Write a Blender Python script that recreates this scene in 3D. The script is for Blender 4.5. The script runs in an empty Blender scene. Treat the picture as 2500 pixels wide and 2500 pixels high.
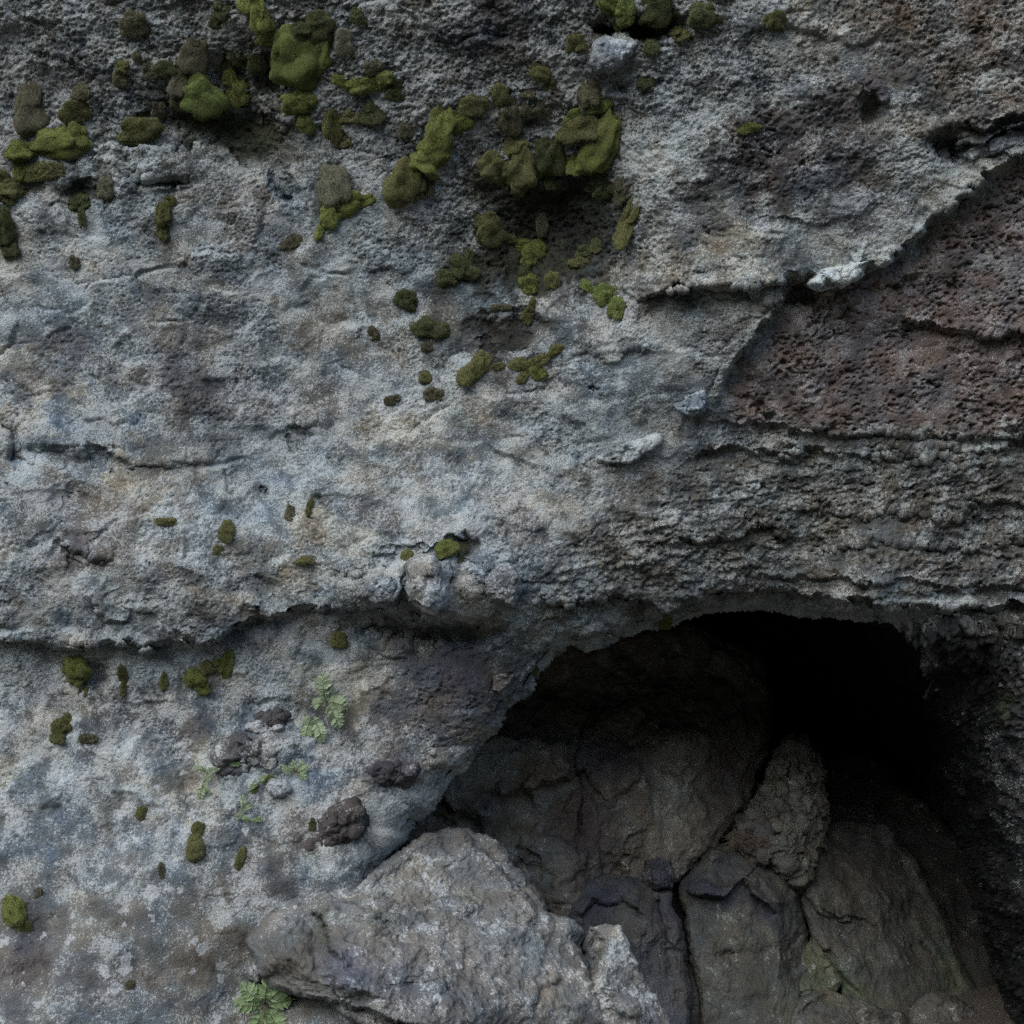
import bpy, math, random
import numpy as np
R = math.radians
random.seed(5)
sc = bpy.context.scene
COL = sc.collection

# ------------------------------------------------------------------ camera
CAM_D, CAM_Z = 5.0, 2.0
cd = bpy.data.cameras.new('camera'); cam = bpy.data.objects.new('camera', cd); COL.objects.link(cam)
cam.location = (0, -CAM_D, CAM_Z); cam.rotation_euler = (R(90), 0, 0)
cd.sensor_width = 36; cd.lens = 45; cd.clip_start = 0.05; cd.clip_end = 500
sc.camera = cam
# ------------------------------------------------------------------ sky, sun, exposure
SUN_EL, SUN_AZ = 45, 212            # azimuth: 180 = straight out in front of the cliff, >180 = to the left
w = bpy.data.worlds.new('World'); sc.world = w; w.use_nodes = True
nt = w.node_tree; nt.nodes.clear()
sky = nt.nodes.new('ShaderNodeTexSky'); sky.sky_type = 'NISHITA'; sky.sun_disc = False
sky.sun_elevation = R(SUN_EL); sky.sun_rotation = R(SUN_AZ); sky.air_density = 1.0; sky.dust_density = 1.6; sky.ozone_density = 1.0
bg = nt.nodes.new('ShaderNodeBackground'); bg.inputs['Strength'].default_value = 0.13
ow = nt.nodes.new('ShaderNodeOutputWorld')
nt.links.new(sky.outputs[0], bg.inputs[0]); nt.links.new(bg.outputs[0], ow.inputs[0])
ld = bpy.data.lights.new('sun', 'SUN'); ld.energy = 1.0; ld.angle = R(60); ld.color = (1.0, 0.98, 0.95)
sun = bpy.data.objects.new('sun', ld); COL.objects.link(sun)
az, el = R(SUN_AZ), R(SUN_EL)
from mathutils import Vector, Matrix
sdir = Vector((math.sin(az)*math.cos(el), math.cos(az)*math.cos(el), math.sin(el)))
sun.rotation_euler = sdir.to_track_quat('Z', 'Y').to_euler()
sc.view_settings.view_transform = 'Standard'; sc.view_settings.look = 'None'
sc.view_settings.gamma = 1.0; sc.view_settings.use_curve_mapping = False
sc.view_settings.exposure = 1.22
sc.cycles.use_denoising = False; sc.cycles.max_bounces = 4; sc.cycles.diffuse_bounces = 2; sc.cycles.glossy_bounces = 1; sc.cycles.transmission_bounces = 1

# ------------------------------------------------------------------ numpy noise
rng = np.random.RandomState(11)
PERM = np.tile(rng.permutation(256).astype(np.int32), 3)
G3 = rng.normal(size=(256, 3)).astype(np.float32); G3 /= np.linalg.norm(G3, axis=1)[:, None]
GX, GY, GZ = [np.ascontiguousarray(G3[:, i]) for i in range(3)]
RND = rng.rand(256, 4).astype(np.float32)

def gn3(x, y, z):
    xi = np.floor(x); yi = np.floor(y); zi = np.floor(z)
    fx = (x-xi).astype(np.float32); fy = (y-yi).astype(np.float32); fz = (z-zi).astype(np.float32)
    X = xi.astype(np.int32) & 255; Y = yi.astype(np.int32) & 255; Z = zi.astype(np.int32) & 255
    sx = fx*fx*fx*(fx*(fx*6-15)+10); sy = fy*fy*fy*(fy*(fy*6-15)+10); sz = fz*fz*fz*(fz*(fz*6-15)+10)
    A = PERM[X]+Y; B = PERM[X+1]+Y
    AA = PERM[A]+Z; AB = PERM[A+1]+Z; BA = PERM[B]+Z; BB = PERM[B+1]+Z
    def g(h, a, b, c): return GX[h]*a+GY[h]*b+GZ[h]*c
    x1 = g(PERM[AA], fx, fy, fz); x2 = g(PERM[BA], fx-1, fy, fz); a0 = x1+sx*(x2-x1)
    x1 = g(PERM[AB], fx, fy-1, fz); x2 = g(PERM[BB], fx-1, fy-1, fz); a1 = x1+sx*(x2-x1)
    x1 = g(PERM[AA+1], fx, fy, fz-1); x2 = g(PERM[BA+1], fx-1, fy, fz-1); b0 = x1+sx*(x2-x1)
    x1 = g(PERM[AB+1], fx, fy-1, fz-1); x2 = g(PERM[BB+1], fx-1, fy-1, fz-1); b1 = x1+sx*(x2-x1)
    a = a0+sy*(a1-a0); b = b0+sy*(b1-b0)
    return (a+sz*(b-a))*1.6
def gn2(x, y, s=0.0):
    xi = np.floor(x); yi = np.floor(y)
    fx = (x-xi).astype(np.float32); fy = (y-yi).astype(np.float32)
    X = (xi.astype(np.int32)+int(s*37)) & 255; Y = (yi.astype(np.int32)+int(s*91)) & 255
    sx = fx*fx*fx*(fx*(fx*6-15)+10); sy = fy*fy*fy*(fy*(fy*6-15)+10)
    A = PERM[X]+Y; B = PERM[X+1]+Y
    def g(h, a, b): return GX[h]*a+GY[h]*b
    h = PERM[A]; x1 = g(h, fx, fy); x2 = g(PERM[B], fx-1, fy); a0 = x1+sx*(x2-x1)
    x1 = g(PERM[A+1], fx, fy-1); x2 = g(PERM[B+1], fx-1, fy-1); a1 = x1+sx*(x2-x1)
    return (a0+sy*(a1-a0))*1.7
def fbm2(x, y, f, o, s=0.0, gain=.5):
    r = 0; a = 1.0
    for i in range(o):
        r = r+a*gn2(x*f+i*17.3, y*f-i*9.1, s+i); f *= 2.03; a *= gain
    return r
def fbm3(p, f, o, s=0.0, gain=.5, ridged=False):
    r = 0; a = 1.0
    for i in range(o):
        n = gn3(p[0]*f+s*13.7+i*5.1, p[1]*f+s*7.3, p[2]*f-s*3.9+i*2.7)
        if ridged: n = 1-2*np.abs(n)
        r = r+a*n; f *= 2.03; a *= gain
    return r
def worley2(x, y, s=0, planes=False, jit=.95):
    xi = np.floor(x).astype(np.int32); yi = np.floor(y).astype(np.int32)
    d1 = np.full(x.shape, 9., np.float32); d2 = d1.copy(); hid = np.zeros(x.shape, np.int32)
    bx = np.zeros(x.shape, np.float32); by = bx.copy()
    for i in (-1, 0, 1):
        for j in (-1, 0, 1):
            h = PERM[PERM[(xi+i+s) & 255]+((yi+j) & 255)]
            dx = (xi+i+.5+(RND[h, 0]-.5)*jit-x).astype(np.float32); dy = (yi+j+.5+(RND[h, 1]-.5)*jit-y).astype(np.float32)
            d = dx*dx+dy*dy
            m = d < d1
            d2 = np.where(m, d1, np.minimum(d2, d)); d1 = np.where(m, d, d1); hid = np.where(m, h, hid)
            if planes: bx = np.where(m, dx, bx); by = np.where(m, dy, by)
    if planes: return np.sqrt(d1), np.sqrt(d2), hid, bx, by
    return np.sqrt(d1), np.sqrt(d2), hid
def sstep(a, b, x):
    t = np.clip((x-a)/(b-a), 0, 1); return t*t*(3-2*t)

# ------------------------------------------------------------------ geometry helpers
# (u, v) are plan coordinates on the cliff face, 625 to the metre at y = 0; y = depth into the cliff
def place(u, v, y):
    s = (CAM_D+y)/CAM_D
    return (u-1250)/625*s, y+0*s, CAM_Z+(1250-v)/625*s
def P1(u, v, y): return Vector([float(a) for a in place(u, v, y)])

def rbf(ctrl, c=130.):
    a = np.array(ctrl, float); q = a[:, :2]; n = len(a)
    def phi(A, B):
        return np.sqrt(((A[:, None, :]-B[None, :, :])**2).sum(-1)+c*c)
    M = np.zeros((n+1, n+1)); M[:n, :n] = -phi(q, q)+np.eye(n)*2; M[:n, n] = 1; M[n, :n] = 1
    wts = np.linalg.solve(M, np.append(a[:, 2], 0))
    def f(U, V):
        p = np.stack([U.ravel(), V.ravel()], 1)
        out = np.empty(len(p))
        for k in range(0, len(p), 20000):
            out[k:k+20000] = -phi(p[k:k+20000], q)@wts[:n]+wts[n]
        return out.reshape(U.shape)
    return f
from mathutils.geometry import delaunay_2d_cdt
def planes(ctrl, f, U, V, k=.8):
    """broken-rock planes: linear over the triangles between the control points, blended with the smooth surface f"""
    S = f(U, V)
    lo = (U.min()-60, V.min()-60); hi = (U.max()+60, V.max()+60)
    ex = [(a, b) for a in (lo[0], (lo[0]+hi[0])/2, hi[0]) for b in (lo[1], (lo[1]+hi[1])/2, hi[1]) if not (a == (lo[0]+hi[0])/2 and b == (lo[1]+hi[1])/2)]
    ez = f(np.array([e[0] for e in ex]), np.array([e[1] for e in ex]))
    pt = [(c[0], c[1]) for c in ctrl]+ex; zz = np.array([c[2] for c in ctrl]+list(ez))
    vs_, _, fs_, ov_, _, _ = delaunay_2d_cdt([Vector(p_) for p_ in pt], [], [], 0, 1e-5)
    src = [o[0] if o else 0 for o in ov_]
    out = S.copy()
    for tr in fs_:
        (ax, ay), (bx, by), (cx, cy) = [vs_[i] for i in tr[:3]]; za, zb, zc = [zz[src[i]] for i in tr[:3]]
        den = (by-cy)*(ax-cx)+(cx-bx)*(ay-cy)
        if abs(den) < 1e-9: continue
        l1 = ((by-cy)*(U-cx)+(cx-bx)*(V-cy))/den; l2 = ((cy-ay)*(U-cx)+(ax-cx)*(V-cy))/den; l3 = 1-l1-l2
        m = (l1 >= -1e-6) & (l2 >= -1e-6) & (l3 >= -1e-6)
        out[m] = (l1*za+l2*zb+l3*zc)[m]
    return S*(1-k)+out*k
def coarse(f, lo, hi, n=110):
    """sample f on a coarse grid, return a bilinear evaluator"""
    g = np.linspace(0, 1, n); gu = lo[0]+g*(hi[0]-lo[0]); gv = lo[1]+g*(hi[1]-lo[1])
    GU, GV = np.meshgrid(gu, gv, indexing='ij'); T = f(GU, GV)
    def e(U, V):
        a = np.clip((U-lo[0])/(hi[0]-lo[0]), 0, 1)*(n-1); b = np.clip((V-lo[1])/(hi[1]-lo[1]), 0, 1)*(n-1)
        i = np.minimum(a.astype(int), n-2); j = np.minimum(b.astype(int), n-2); fa = a-i; fb = b-j
        return (T[i, j]*(1-fa)+T[i+1, j]*fa)*(1-fb)+(T[i, j+1]*(1-fa)+T[i+1, j+1]*fa)*fb
    return e
def seg_dist(U, V, pts):
    """distance, signed side (+ above a left-to-right line) and position along a polyline (0..1)"""
    pts = np.array(pts, float); L = np.append(0, np.cumsum(np.hypot(*np.diff(pts, axis=0).T)))
    best = np.full(U.shape, 1e9); sg = np.zeros(U.shape); al = np.zeros(U.shape)
    for k in range(len(pts)-1):
        a, b = pts[k], pts[k+1]; d = b-a; ll = d@d
        pu, pv = U-a[0], V-a[1]
        t = np.clip((pu*d[0]+pv*d[1])/ll, 0, 1)
        ds = np.hypot(pu-t*d[0], pv-t*d[1]); m = ds < best
        best = np.where(m, ds, best); sg = np.where(m, -np.sign(d[0]*pv-d[1]*pu), sg)
        al = np.where(m, (L[k]+t*(L[k+1]-L[k]))/L[-1], al)
    return best, sg, al
def add_ledges(Y, U, V, ledges):
    for pts, A, wa, B, wb in ledges:
        p = np.array(pts, float); mg = 4*max(wa, wb)
        m = (U > p[:, 0].min()-mg) & (U < p[:, 0].max()+mg) & (V > p[:, 1].min()-mg) & (V < p[:, 1].max()+mg)
        if not m.any(): continue
        d, s, al = seg_dist(U[m], V[m], pts)
        tp = sstep(0, .12, al)*sstep(1, .88, al)
        tp = np.where((p[0, 0] < 5) & (al < .5) | (p[-1, 0] > 2495) & (al > .5), 1, tp)
        up = np.exp(-d/wa)*A; dn = np.exp(-d/wb)*B
        k = np.clip(s*d/5.0, -1, 1)*.5+.5       # soft jump across a few px
        Y[m] += tp*(-(up)*k+dn*(1-k))
    return Y
def add_cracks(Y, U, V, cracks):
    for pts, dep, wd in cracks:
        p = np.array(pts, float); mg = 5*wd
        m = (U > p[:, 0].min()-mg) & (U < p[:, 0].max()+mg) & (V > p[:, 1].min()-mg) & (V < p[:, 1].max()+mg)
        if not m.any(): continue
        d, s, al = seg_dist(U[m], V[m], pts)
        Y[m] += dep*np.exp(-(d/wd)**2)*sstep(0, .1, al)*sstep(1, .9, al)
    return Y
def blob(U, V, u, v, ru, rv, rot=0, soft=1.0):
    c, s = math.cos(R(rot)), math.sin(R(rot)); du, dv = U-u, V-v
    return np.exp(-(((du*c+dv*s)/ru)**2+((-du*s+dv*c)/rv)**2)**soft)

def mesh_from(name, co, quads):
    me = bpy.data.meshes.new(name); n, m = len(co), len(quads)
    me.vertices.add(n); me.vertices.foreach_set('co', np.asarray(co, np.float32).ravel())
    me.loops.add(4*m); me.loops.foreach_set('vertex_index', np.asarray(quads, np.int32).ravel())
    me.polygons.add(m); me.polygons.foreach_set('loop_start', np.arange(m, dtype=np.int32)*4)
    me.update(calc_edges=True); me.shade_smooth()
    return me
def normals(me):
    a = np.empty(len(me.vertices)*3, np.float32); me.vertex_normals.foreach_get('vector', a); return a.reshape(-1, 3)
def set_co(me, co):
    me.vertices.foreach_set('co', np.asarray(co, np.float32).ravel()); me.update()
def attr(me, name, a):
    if a.ndim == 2:
        t = me.attributes.new(name, 'FLOAT_COLOR', 'POINT')
        b = np.ones((len(a), 4), np.float32); b[:, :3] = a; t.data.foreach_set('color', b.ravel())
    else:
        t = me.attributes.new(name, 'FLOAT', 'POINT'); t.data.foreach_set('value', a.astype(np.float32).ravel())
def obj(name, me, mat, parent=None, label=None, cat=None, group=None, kind=None, loc=None):
    o = bpy.data.objects.new(name, me); COL.objects.link(o)
    if mat and me is not None and not me.materials: me.materials.append(mat)
    if parent: o.parent = parent
    if loc is not None: o.location = loc
    for k, x in (('label', label), ('category', cat), ('group', group), ('kind', kind)):
        if x: o[k] = x
    return o
def grid_quads(nu, nv, keep=None):
    i, j = np.meshgrid(np.arange(nu-1), np.arange(nv-1), indexing='ij'); a = i*nv+j
    q = np.stack([a, a+nv, a+nv+1, a+1], -1).reshape(-1, 4)
    if keep is not None:
        k = keep.ravel(); q = q[k[q].all(1)]
    return q
def compact(co, q):
    used = np.zeros(len(co), bool); used[q.ravel()] = True
    idx = np.cumsum(used)-1
    return used, idx[q]

# ------------------------------------------------------------------ materials
class NT:
    def __init__(s, name):
        s.m = bpy.data.materials.new(name); s.m.use_nodes = True; s.t = s.m.node_tree; s.t.nodes.clear()
        s.out = s.n('ShaderNodeOutputMaterial'); s.b = s.n('ShaderNodeBsdfPrincipled')
        s.t.links.new(s.b.outputs[0], s.out.inputs[0])
        s.co = s.n('ShaderNodeTexCoord').outputs['Object']
    def n(s, t, **k):
        x = s.t.nodes.new(t)
        for a, v in k.items(): setattr(x, a, v)
        return x
    def set(s, inp, v):
        if isinstance(v, bpy.types.NodeSocket): s.t.links.new(v, inp)
        elif isinstance(v, tuple) and len(v) == 3 and inp.type == 'RGBA': inp.default_value = (*v, 1)
        else: inp.default_value = v
    def noise(s, sc_, det=3, ro=.55, dist=0, co=None):
        x = s.n('ShaderNodeTexNoise'); s.set(x.inputs['Vector'], co or s.co)
        x.inputs['Scale'].default_value = sc_; x.inputs['Detail'].default_value = det
        x.inputs['Roughness'].default_value = ro; x.inputs['Distortion'].default_value = dist
        return x.outputs[0]
    def vor(s, sc_, rand=1, out=0, feat='F1', co=None):
        x = s.n('ShaderNodeTexVoronoi', feature=feat); s.set(x.inputs['Vector'], co or s.co)
        x.inputs['Scale'].default_value = sc_; x.inputs['Randomness'].default_value = rand
        return x.outputs[out]
    def math(s, op, a, b=0.0, c=0.0):
        x = s.n('ShaderNodeMath', operation=op)
        for i, v in enumerate((a, b, c)): s.set(x.inputs[i], v)
        return x.outputs[0]
    def rng(s, v, a, b, c=0.0, d=1.0, smooth=False):
        x = s.n('ShaderNodeMapRange'); x.clamp = True
        if smooth: x.interpolation_type = 'SMOOTHSTEP'
        for i, q in enumerate((v, a, b, c, d)): s.set(x.inputs[i], q)
        return x.outputs[0]
    def mix(s, f, a, b, mode='MIX'):
        x = s.n('ShaderNodeMix', data_type='RGBA', blend_type=mode)
        s.set(x.inputs[0], f); s.set(x.inputs[6], a); s.set(x.inputs[7], b); return x.outputs[2]
    def attr(s, name, o='Fac'):
        x = s.n('ShaderNodeAttribute', attribute_name=name); return x.outputs[o]
    def scale(s, col, f):
        x = s.n('ShaderNodeVectorMath', operation='SCALE'); s.set(x.inputs[0], col); s.set(x.inputs['Scale'], f); return x.outputs[0]
    def mapping(s, scale=(1, 1, 1), rot=(0, 0, 0)):
        x = s.n('ShaderNodeMapping'); s.set(x.inputs[0], s.co); x.inputs['Scale'].default_value = scale; x.inputs['Rotation'].default_value = rot
        return x.outputs[0]
    def bump(s, h, dist, strength=1.0):
        x = s.n('ShaderNodeBump'); x.inputs['Strength'].default_value = strength; x.inputs['Distance'].default_value = dist
        s.set(x.inputs['Height'], h); s.set(s.b.inputs['Normal'], x.outputs[0])
    def fin(s, col, rough=.92, spec=.18):
        s.set(s.b.inputs['Base Color'], col); s.set(s.b.inputs['Roughness'], rough); s.b.inputs['Specular IOR Level'].default_value = spec
        return s.m

def rock_mat(name, bumpd=.008, grain=70, spotty=True):
    """rock whose broad colours come from the vertex layer 'col' and whose crust density from 'lichen' / 'spots'"""
    t = NT(name)
    col = t.attr('col', 'Color'); lic = t.attr('lichen'); spt = t.attr('spots'); mos = t.attr('moss')
    ng = t.noise(grain, 3, .62); nf = t.noise(grain*3.1, 1, .6)
    c = t.scale(col, t.rng(nf, .3, .7, .60, 1.20))
    # pale granular crust
    s = t.math('ADD', t.math('MULTIPLY', ng, .66), t.math('ADD', t.math('MULTIPLY', nf, .24), .12))
    thr = t.math('SUBTRACT', .72, t.math('MULTIPLY', lic, .36))
    lf = t.rng(s, t.math('SUBTRACT', thr, .022), t.math('ADD', thr, .028), 0, 1, True)
    lcol = t.mix(.38, (.355, .388, .382), t.scale(col, 1.75))
    lcol = t.scale(lcol, t.rng(nf, .3, .75, .72, 1.2))
    c = t.mix(t.math('MULTIPLY', lf, .95), c, lcol)
    if spotty:   # lichen rosettes
        wob = t.n('ShaderNodeVectorMath', operation='ADD')
        nz = t.n('ShaderNodeTexNoise'); t.set(nz.inputs['Vector'], t.co); nz.inputs['Scale'].default_value = 55; nz.inputs['Detail'].default_value = 2
        t.set(wob.inputs[0], t.co); t.set(wob.inputs[1], t.scale(nz.outputs[1], .04))
        vx = t.n('ShaderNodeTexVoronoi'); t.set(vx.inputs['Vector'], wob.outputs[0]); vx.inputs['Scale'].default_value = 15
        sep = t.n('ShaderNodeSeparateColor'); t.set(sep.inputs[0], vx.outputs['Color'])
        rad = t.math('MULTIPLY', t.math('MULTIPLY', sep.outputs[0], .5), t.rng(spt, .12, .62))
        sf = t.rng(t.math('SUBTRACT', rad, vx.outputs['Distance']), -.01, .03)
        c = t.mix(t.math('MULTIPLY', sf, t.rng(ng, .30, .48, .3, .92)), c, t.mix(.3, (.38, .40, .40), t.scale(lcol, 1.1)))
    # thin green film
    mf = t.math('MULTIPLY', mos, t.rng(ng, .38, .6))
    c = t.mix(mf, c, t.mix(nf, (.035, .045, .016), (.075, .085, .03)))
    h = t.noise(grain*1.25, 3, .7)
    t.bump(h, bumpd, .9)
    return t.fin(c)

def moss_mat(name, a, b, c_):
    t = NT(name)
    n1 = t.noise(22, 3, .6); n2 = t.noise(320, 2, .6); n3 = t.noise(90, 2)
    rnd = t.n('ShaderNodeObjectInfo').outputs['Random']
    col = t.mix(t.rng(n1, .35, .65), a, b)
    col = t.mix(t.rng(t.noise(9, 2), .5, .7, 0, .8), col, c_)
    col = t.scale(col, t.rng(n2, .3, .7, .55, 1.45)); col = t.scale(col, t.rng(rnd, 0, 1, .95, 1.35))
    t.bump(n2, .003, .8)
    t.b.inputs['Sheen Weight'].default_value = .25; t.b.inputs['Sheen Roughness'].default_value = .6
    t.set(t.b.inputs['Sheen Tint'], (.6, .7, .3))
    return t.fin(col, 1.0, .05)
MOSS = dict(
    bright=moss_mat('moss_bright_green', (.086, .112, .036), (.104, .132, .042), (.070, .086, .028)),
    green=moss_mat('moss_green', (.076, .088, .026), (.094, .106, .031), (.064, .066, .028)),
    olive=moss_mat('moss_olive', (.066, .066, .028), (.080, .079, .034), (.056, .052, .032)),
    dark=moss_mat('moss_dark_green', (.032, .040, .020), (.046, .052, .025), (.040, .040, .024)),
    brown=moss_mat('moss_brown', (.062, .055, .040), (.078, .072, .052), (.056, .056, .034)),
    grey=moss_mat('moss_grey_olive', (.105, .104, .078), (.12, .118, .09), (.085, .085, .056)))

def leaf_mat(name, a, b):
    t = NT(name); n1 = t.noise(60, 2)
    c = t.scale(t.mix(n1, a, b), t.rng(t.n('ShaderNodeObjectInfo').outputs['Random'], 0, 1, .75, 1.2))
    t.b.inputs['Subsurface Weight'].default_value = 0
    return t.fin(c, .6, .3)
FERN = leaf_mat('fern_leaf', (.15, .23, .10), (.21, .30, .14))
FERN_PALE = leaf_mat('fern_leaf_pale', (.19, .26, .14), (.25, .31, .19))
STEM = leaf_mat('fern_stem', (.08, .07, .035), (.11, .10, .05))
ROCK = rock_mat('cliff_rock', .010, 100)
BOULDER = rock_mat('boulder_rock', .005, 90)
CAVE = rock_mat('cave_rock', .006, 60, False)
def vary(p, col, lic, spots, k=1.0):
    """mottling of the rock's own colour and of its crust at hand size and smaller"""
    nm = np.clip(fbm3(p, 11, 4, 21, .6), -1, 1); hue = np.clip(fbm3(p, 7.5, 3, 22)*1.4, -1, 1)[:, None]
    col = col*(1+.38*k*nm)[:, None]
    col = col*(1+k*np.where(hue > 0, hue*np.array([.12, .01, -.10]), -hue*np.array([-.12, -.01, .10])))
    return np.clip(col*np.array([.965, 1.015, .985]), .008, .9), np.clip(lic+.34*nm, 0, 1), np.clip(spots+.45*nm*(spots > .01), 0, 1)

# ------------------------------------------------------------------ the cliff
HOLE = [(1368,1600),(1396,1578),(1432,1592),(1480,1572),(1527,1556),(1592,1538),(1652,1526),(1700,1502),(1760,1494),(1830,1496),(1890,1496),
        (1996,1510),(2110,1518),(2190,1532),(2245,1570),(2275,1640),(2300,1760),(2335,1900),(2370,2040),(2405,2200),(2438,2350),(2466,2500),(2530,2900),
        (985,2900),(965,2400),(930,2250),(905,2150),(954,2094),(986,2061),(1023,2008),(1061,1973),(1098,1921),(1154,1861),(1187,1812),(1222,1784),(1236,1737),
        (1300,1686),(1326,1642)]
CTRL = [(0,0,-.22),(600,0,-.33),(1250,0,-.45),(1900,0,-.58),(2500,0,-.62),(0,250,-.10),(300,230,-.16),(600,280,-.10),(1000,250,-.26),(1400,250,-.30),(1900,300,-.46),(2500,230,-.55),
        (0,450,-.08),(450,420,-.13),(800,500,-.10),(1200,600,-.06),(1400,560,-.08),(1600,560,-.30),(1900,560,-.36),
        (2300,800,-.16),(2500,600,-.30),(1950,900,-.14),(2500,1000,-.06),(2200,700,-.24),
        (0,800,.0),(600,800,.0),(1000,750,-.02),(1250,820,-.08),(1600,860,-.18),(1650,1000,-.10),
        (0,1080,-.05),(400,1050,-.04),(600,1200,.02),(1200,1150,-.03),(1700,1150,.0),(2000,1150,.06),(2500,1200,.10),
        (0,1450,-.12),(500,1430,-.12),(1000,1420,-.15),(1250,1400,-.08),(1500,1400,.04),(1750,1400,.12),(2000,1400,.18),(2500,1420,.18),
        (0,1650,.05),(500,1650,.05),(900,1600,.08),(1200,1600,.10),(1400,1530,.12),(1200,1750,.12),
        (0,2000,-.07),(500,2000,-.05),(900,1950,.02),(1050,1950,.14),(0,2500,-.42),(400,2500,-.36),(700,2300,-.14),(640,2400,-.10),(720,2430,-.16),(820,2520,-.36),(770,2460,-.24),(0,2250,-.22),(450,2250,-.18),
        (2100,1545,.36),(2300,1500,.20),(2180,1590,.8),(2290,1590,.45),(2400,1540,.24),(2500,1540,.22),(2600,1700,.18),(2500,1700,.30),(2400,1700,.62),(2310,1720,1.15),(2240,1720,1.9),
        (2600,2000,.2),(2500,1950,.45),(2420,1950,1.0),(2330,1980,2.0),(2500,2200,.75),(2440,2200,1.35),(2390,2200,2.0),(2510,2400,1.05),(2440,2380,2.0),(2620,2300,.25),(2560,2600,.9),(2500,2600,1.7),(2650,2600,.3)]
LEDGES = [
    ([(0,1555),(100,1562),(180,1578),(260,1566),(350,1578),(450,1572),(540,1565),(600,1520),(680,1505),(760,1484),(870,1474),(955,1482),(1000,1506),(1055,1518),(1100,1500),(1140,1522),(1210,1545)], .045, 80, .055, 80),
    ([(780,540),(700,480),(650,410),(560,372),(430,362),(300,355),(180,365)], .03, 70, .035, 60),
    ([(1745,1015),(1765,940),(1830,830),(1900,745),(1955,700),(2000,706),(2100,662),(2200,612),(2290,525),(2400,440),(2500,375)], .05, 70, .07, 90),
    ([(1540,730),(1620,712),(1700,698),(1850,690),(1955,694)], .05, 60, .06, 50),
    ([(1745,1030),(1850,1040),(1950,1052),(2100,1060),(2250,1072),(2500,1062)], .02, 40, .03, 25),
    ([(1880,1096),(2050,1112),(2230,1110),(2380,1092),(2500,1086)], .02, 25, .025, 30),
    ([(2190,770),(2230,790),(2300,802),(2400,818),(2500,822)], .03, 60, .05, 40),
    ([(2060,700),(2200,682),(2260,670)], .02, 40, .03, 20),
    ([(2350,1222),(2420,1228),(2500,1226)], .03, 30, .03, 30),
    ([(1960,1245),(2050,1260),(2200,1255),(2400,1270),(2500,1262)], .012, 25, .02, 25),
    ([(2000,1340),(2150,1325),(2300,1345),(2500,1330)], .018, 25, .025, 30),
    ([(1600,1345),(1750,1310),(1850,1290),(1960,1300)], .02, 40, .03, 30),
    ([(1268,1468),(1400,1466),(1500,1466),(1600,1482),(1690,1470),(1716,1461),(1824,1443),(1898,1438),(1980,1452),(2089,1470),(2205,1480),(2500,1474)], .04, 45, .06, 55),
    ([(1830,1412),(2000,1400),(2110,1420),(2140,1438),(2200,1425),(2350,1440),(2500,1428)], .035, 45, .03, 16),
    ([(1236,1728),(1300,1644),(1380,1582),(1480,1546),(1600,1504),(1720,1484)], .02, 25, .04, 20),
    ([(20,1085),(120,1085),(200,1088),(290,1112),(350,1140),(480,1130),(560,1085)], .010, 50, .014, 50),
    ([(130,1318),(200,1345),(280,1372)], .03, 40, .03, 30),
    ([(230,1468),(255,1500),(310,1518)], .03, 40, .02, 20),
    ([(700,1030),(740,1042),(780,1030)], .012, 40, .015, 30),
    ([(600,1478),(630,1500),(640,1530)], .02, 30, .02, 20),
    ([(1380,860),(1480,880),(1600,855)], .010, 50, .010, 40),
    ([(900,1350),(980,1345),(1100,1320),(1180,1300)], .0, 40, .03, 50),
    ([(1660,1130),(1800,1090),(1980,1130)], .02, 40, .03, 30),
    ([(1850,520),(1980,545),(2100,525),(2180,470)], .008, 50, .010, 40),
    ([(2300,360),(2340,372),(2400,350),(2500,315)], .04, 30, .06, 18),
    ([(2300,300),(2400,312),(2500,285)], .03, 30, .05, 20),
    ([(330,440),(400,436),(470,452)], .0, 20, .07, 8),
]
CRACKS = [([(0,1020),(20,1030),(30,1080),(32,1130)], .022, 5.6), ([(10,1180),(45,1220)], .016, 3.5), ([(545,1140),(555,1190),(575,1195)], .016, 3.5),
          ([(635,1180),(660,1215)], .016, 3.5), ([(700,1050),(715,1100)], .013, 3), ([(575,900),(573,960)], .013, 3), ([(370,1370),(355,1385)], .013, 3),
          ([(1690,960),(1720,970),(1745,920),(1765,900)], .016, 4.199999999999999), ([(1440,940),(1470,950)], .022, 4.8999999999999995), ([(1135,1290),(1150,1310)], .03, 7.0),
          ([(1310,1080),(1340,1120)], .01, 3), ([(1180,1430),(1195,1465)], .03, 8.399999999999999), ([(1275,1400),(1262,1470)], .01, 3),
          ([(600,1390),(640,1400)], .01, 3), ([(1000,1350),(985,1440),(970,1475)], .022, 3.5), ([(1092,1360),(1100,1400),(1090,1440)], .022, 3.5)]
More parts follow.
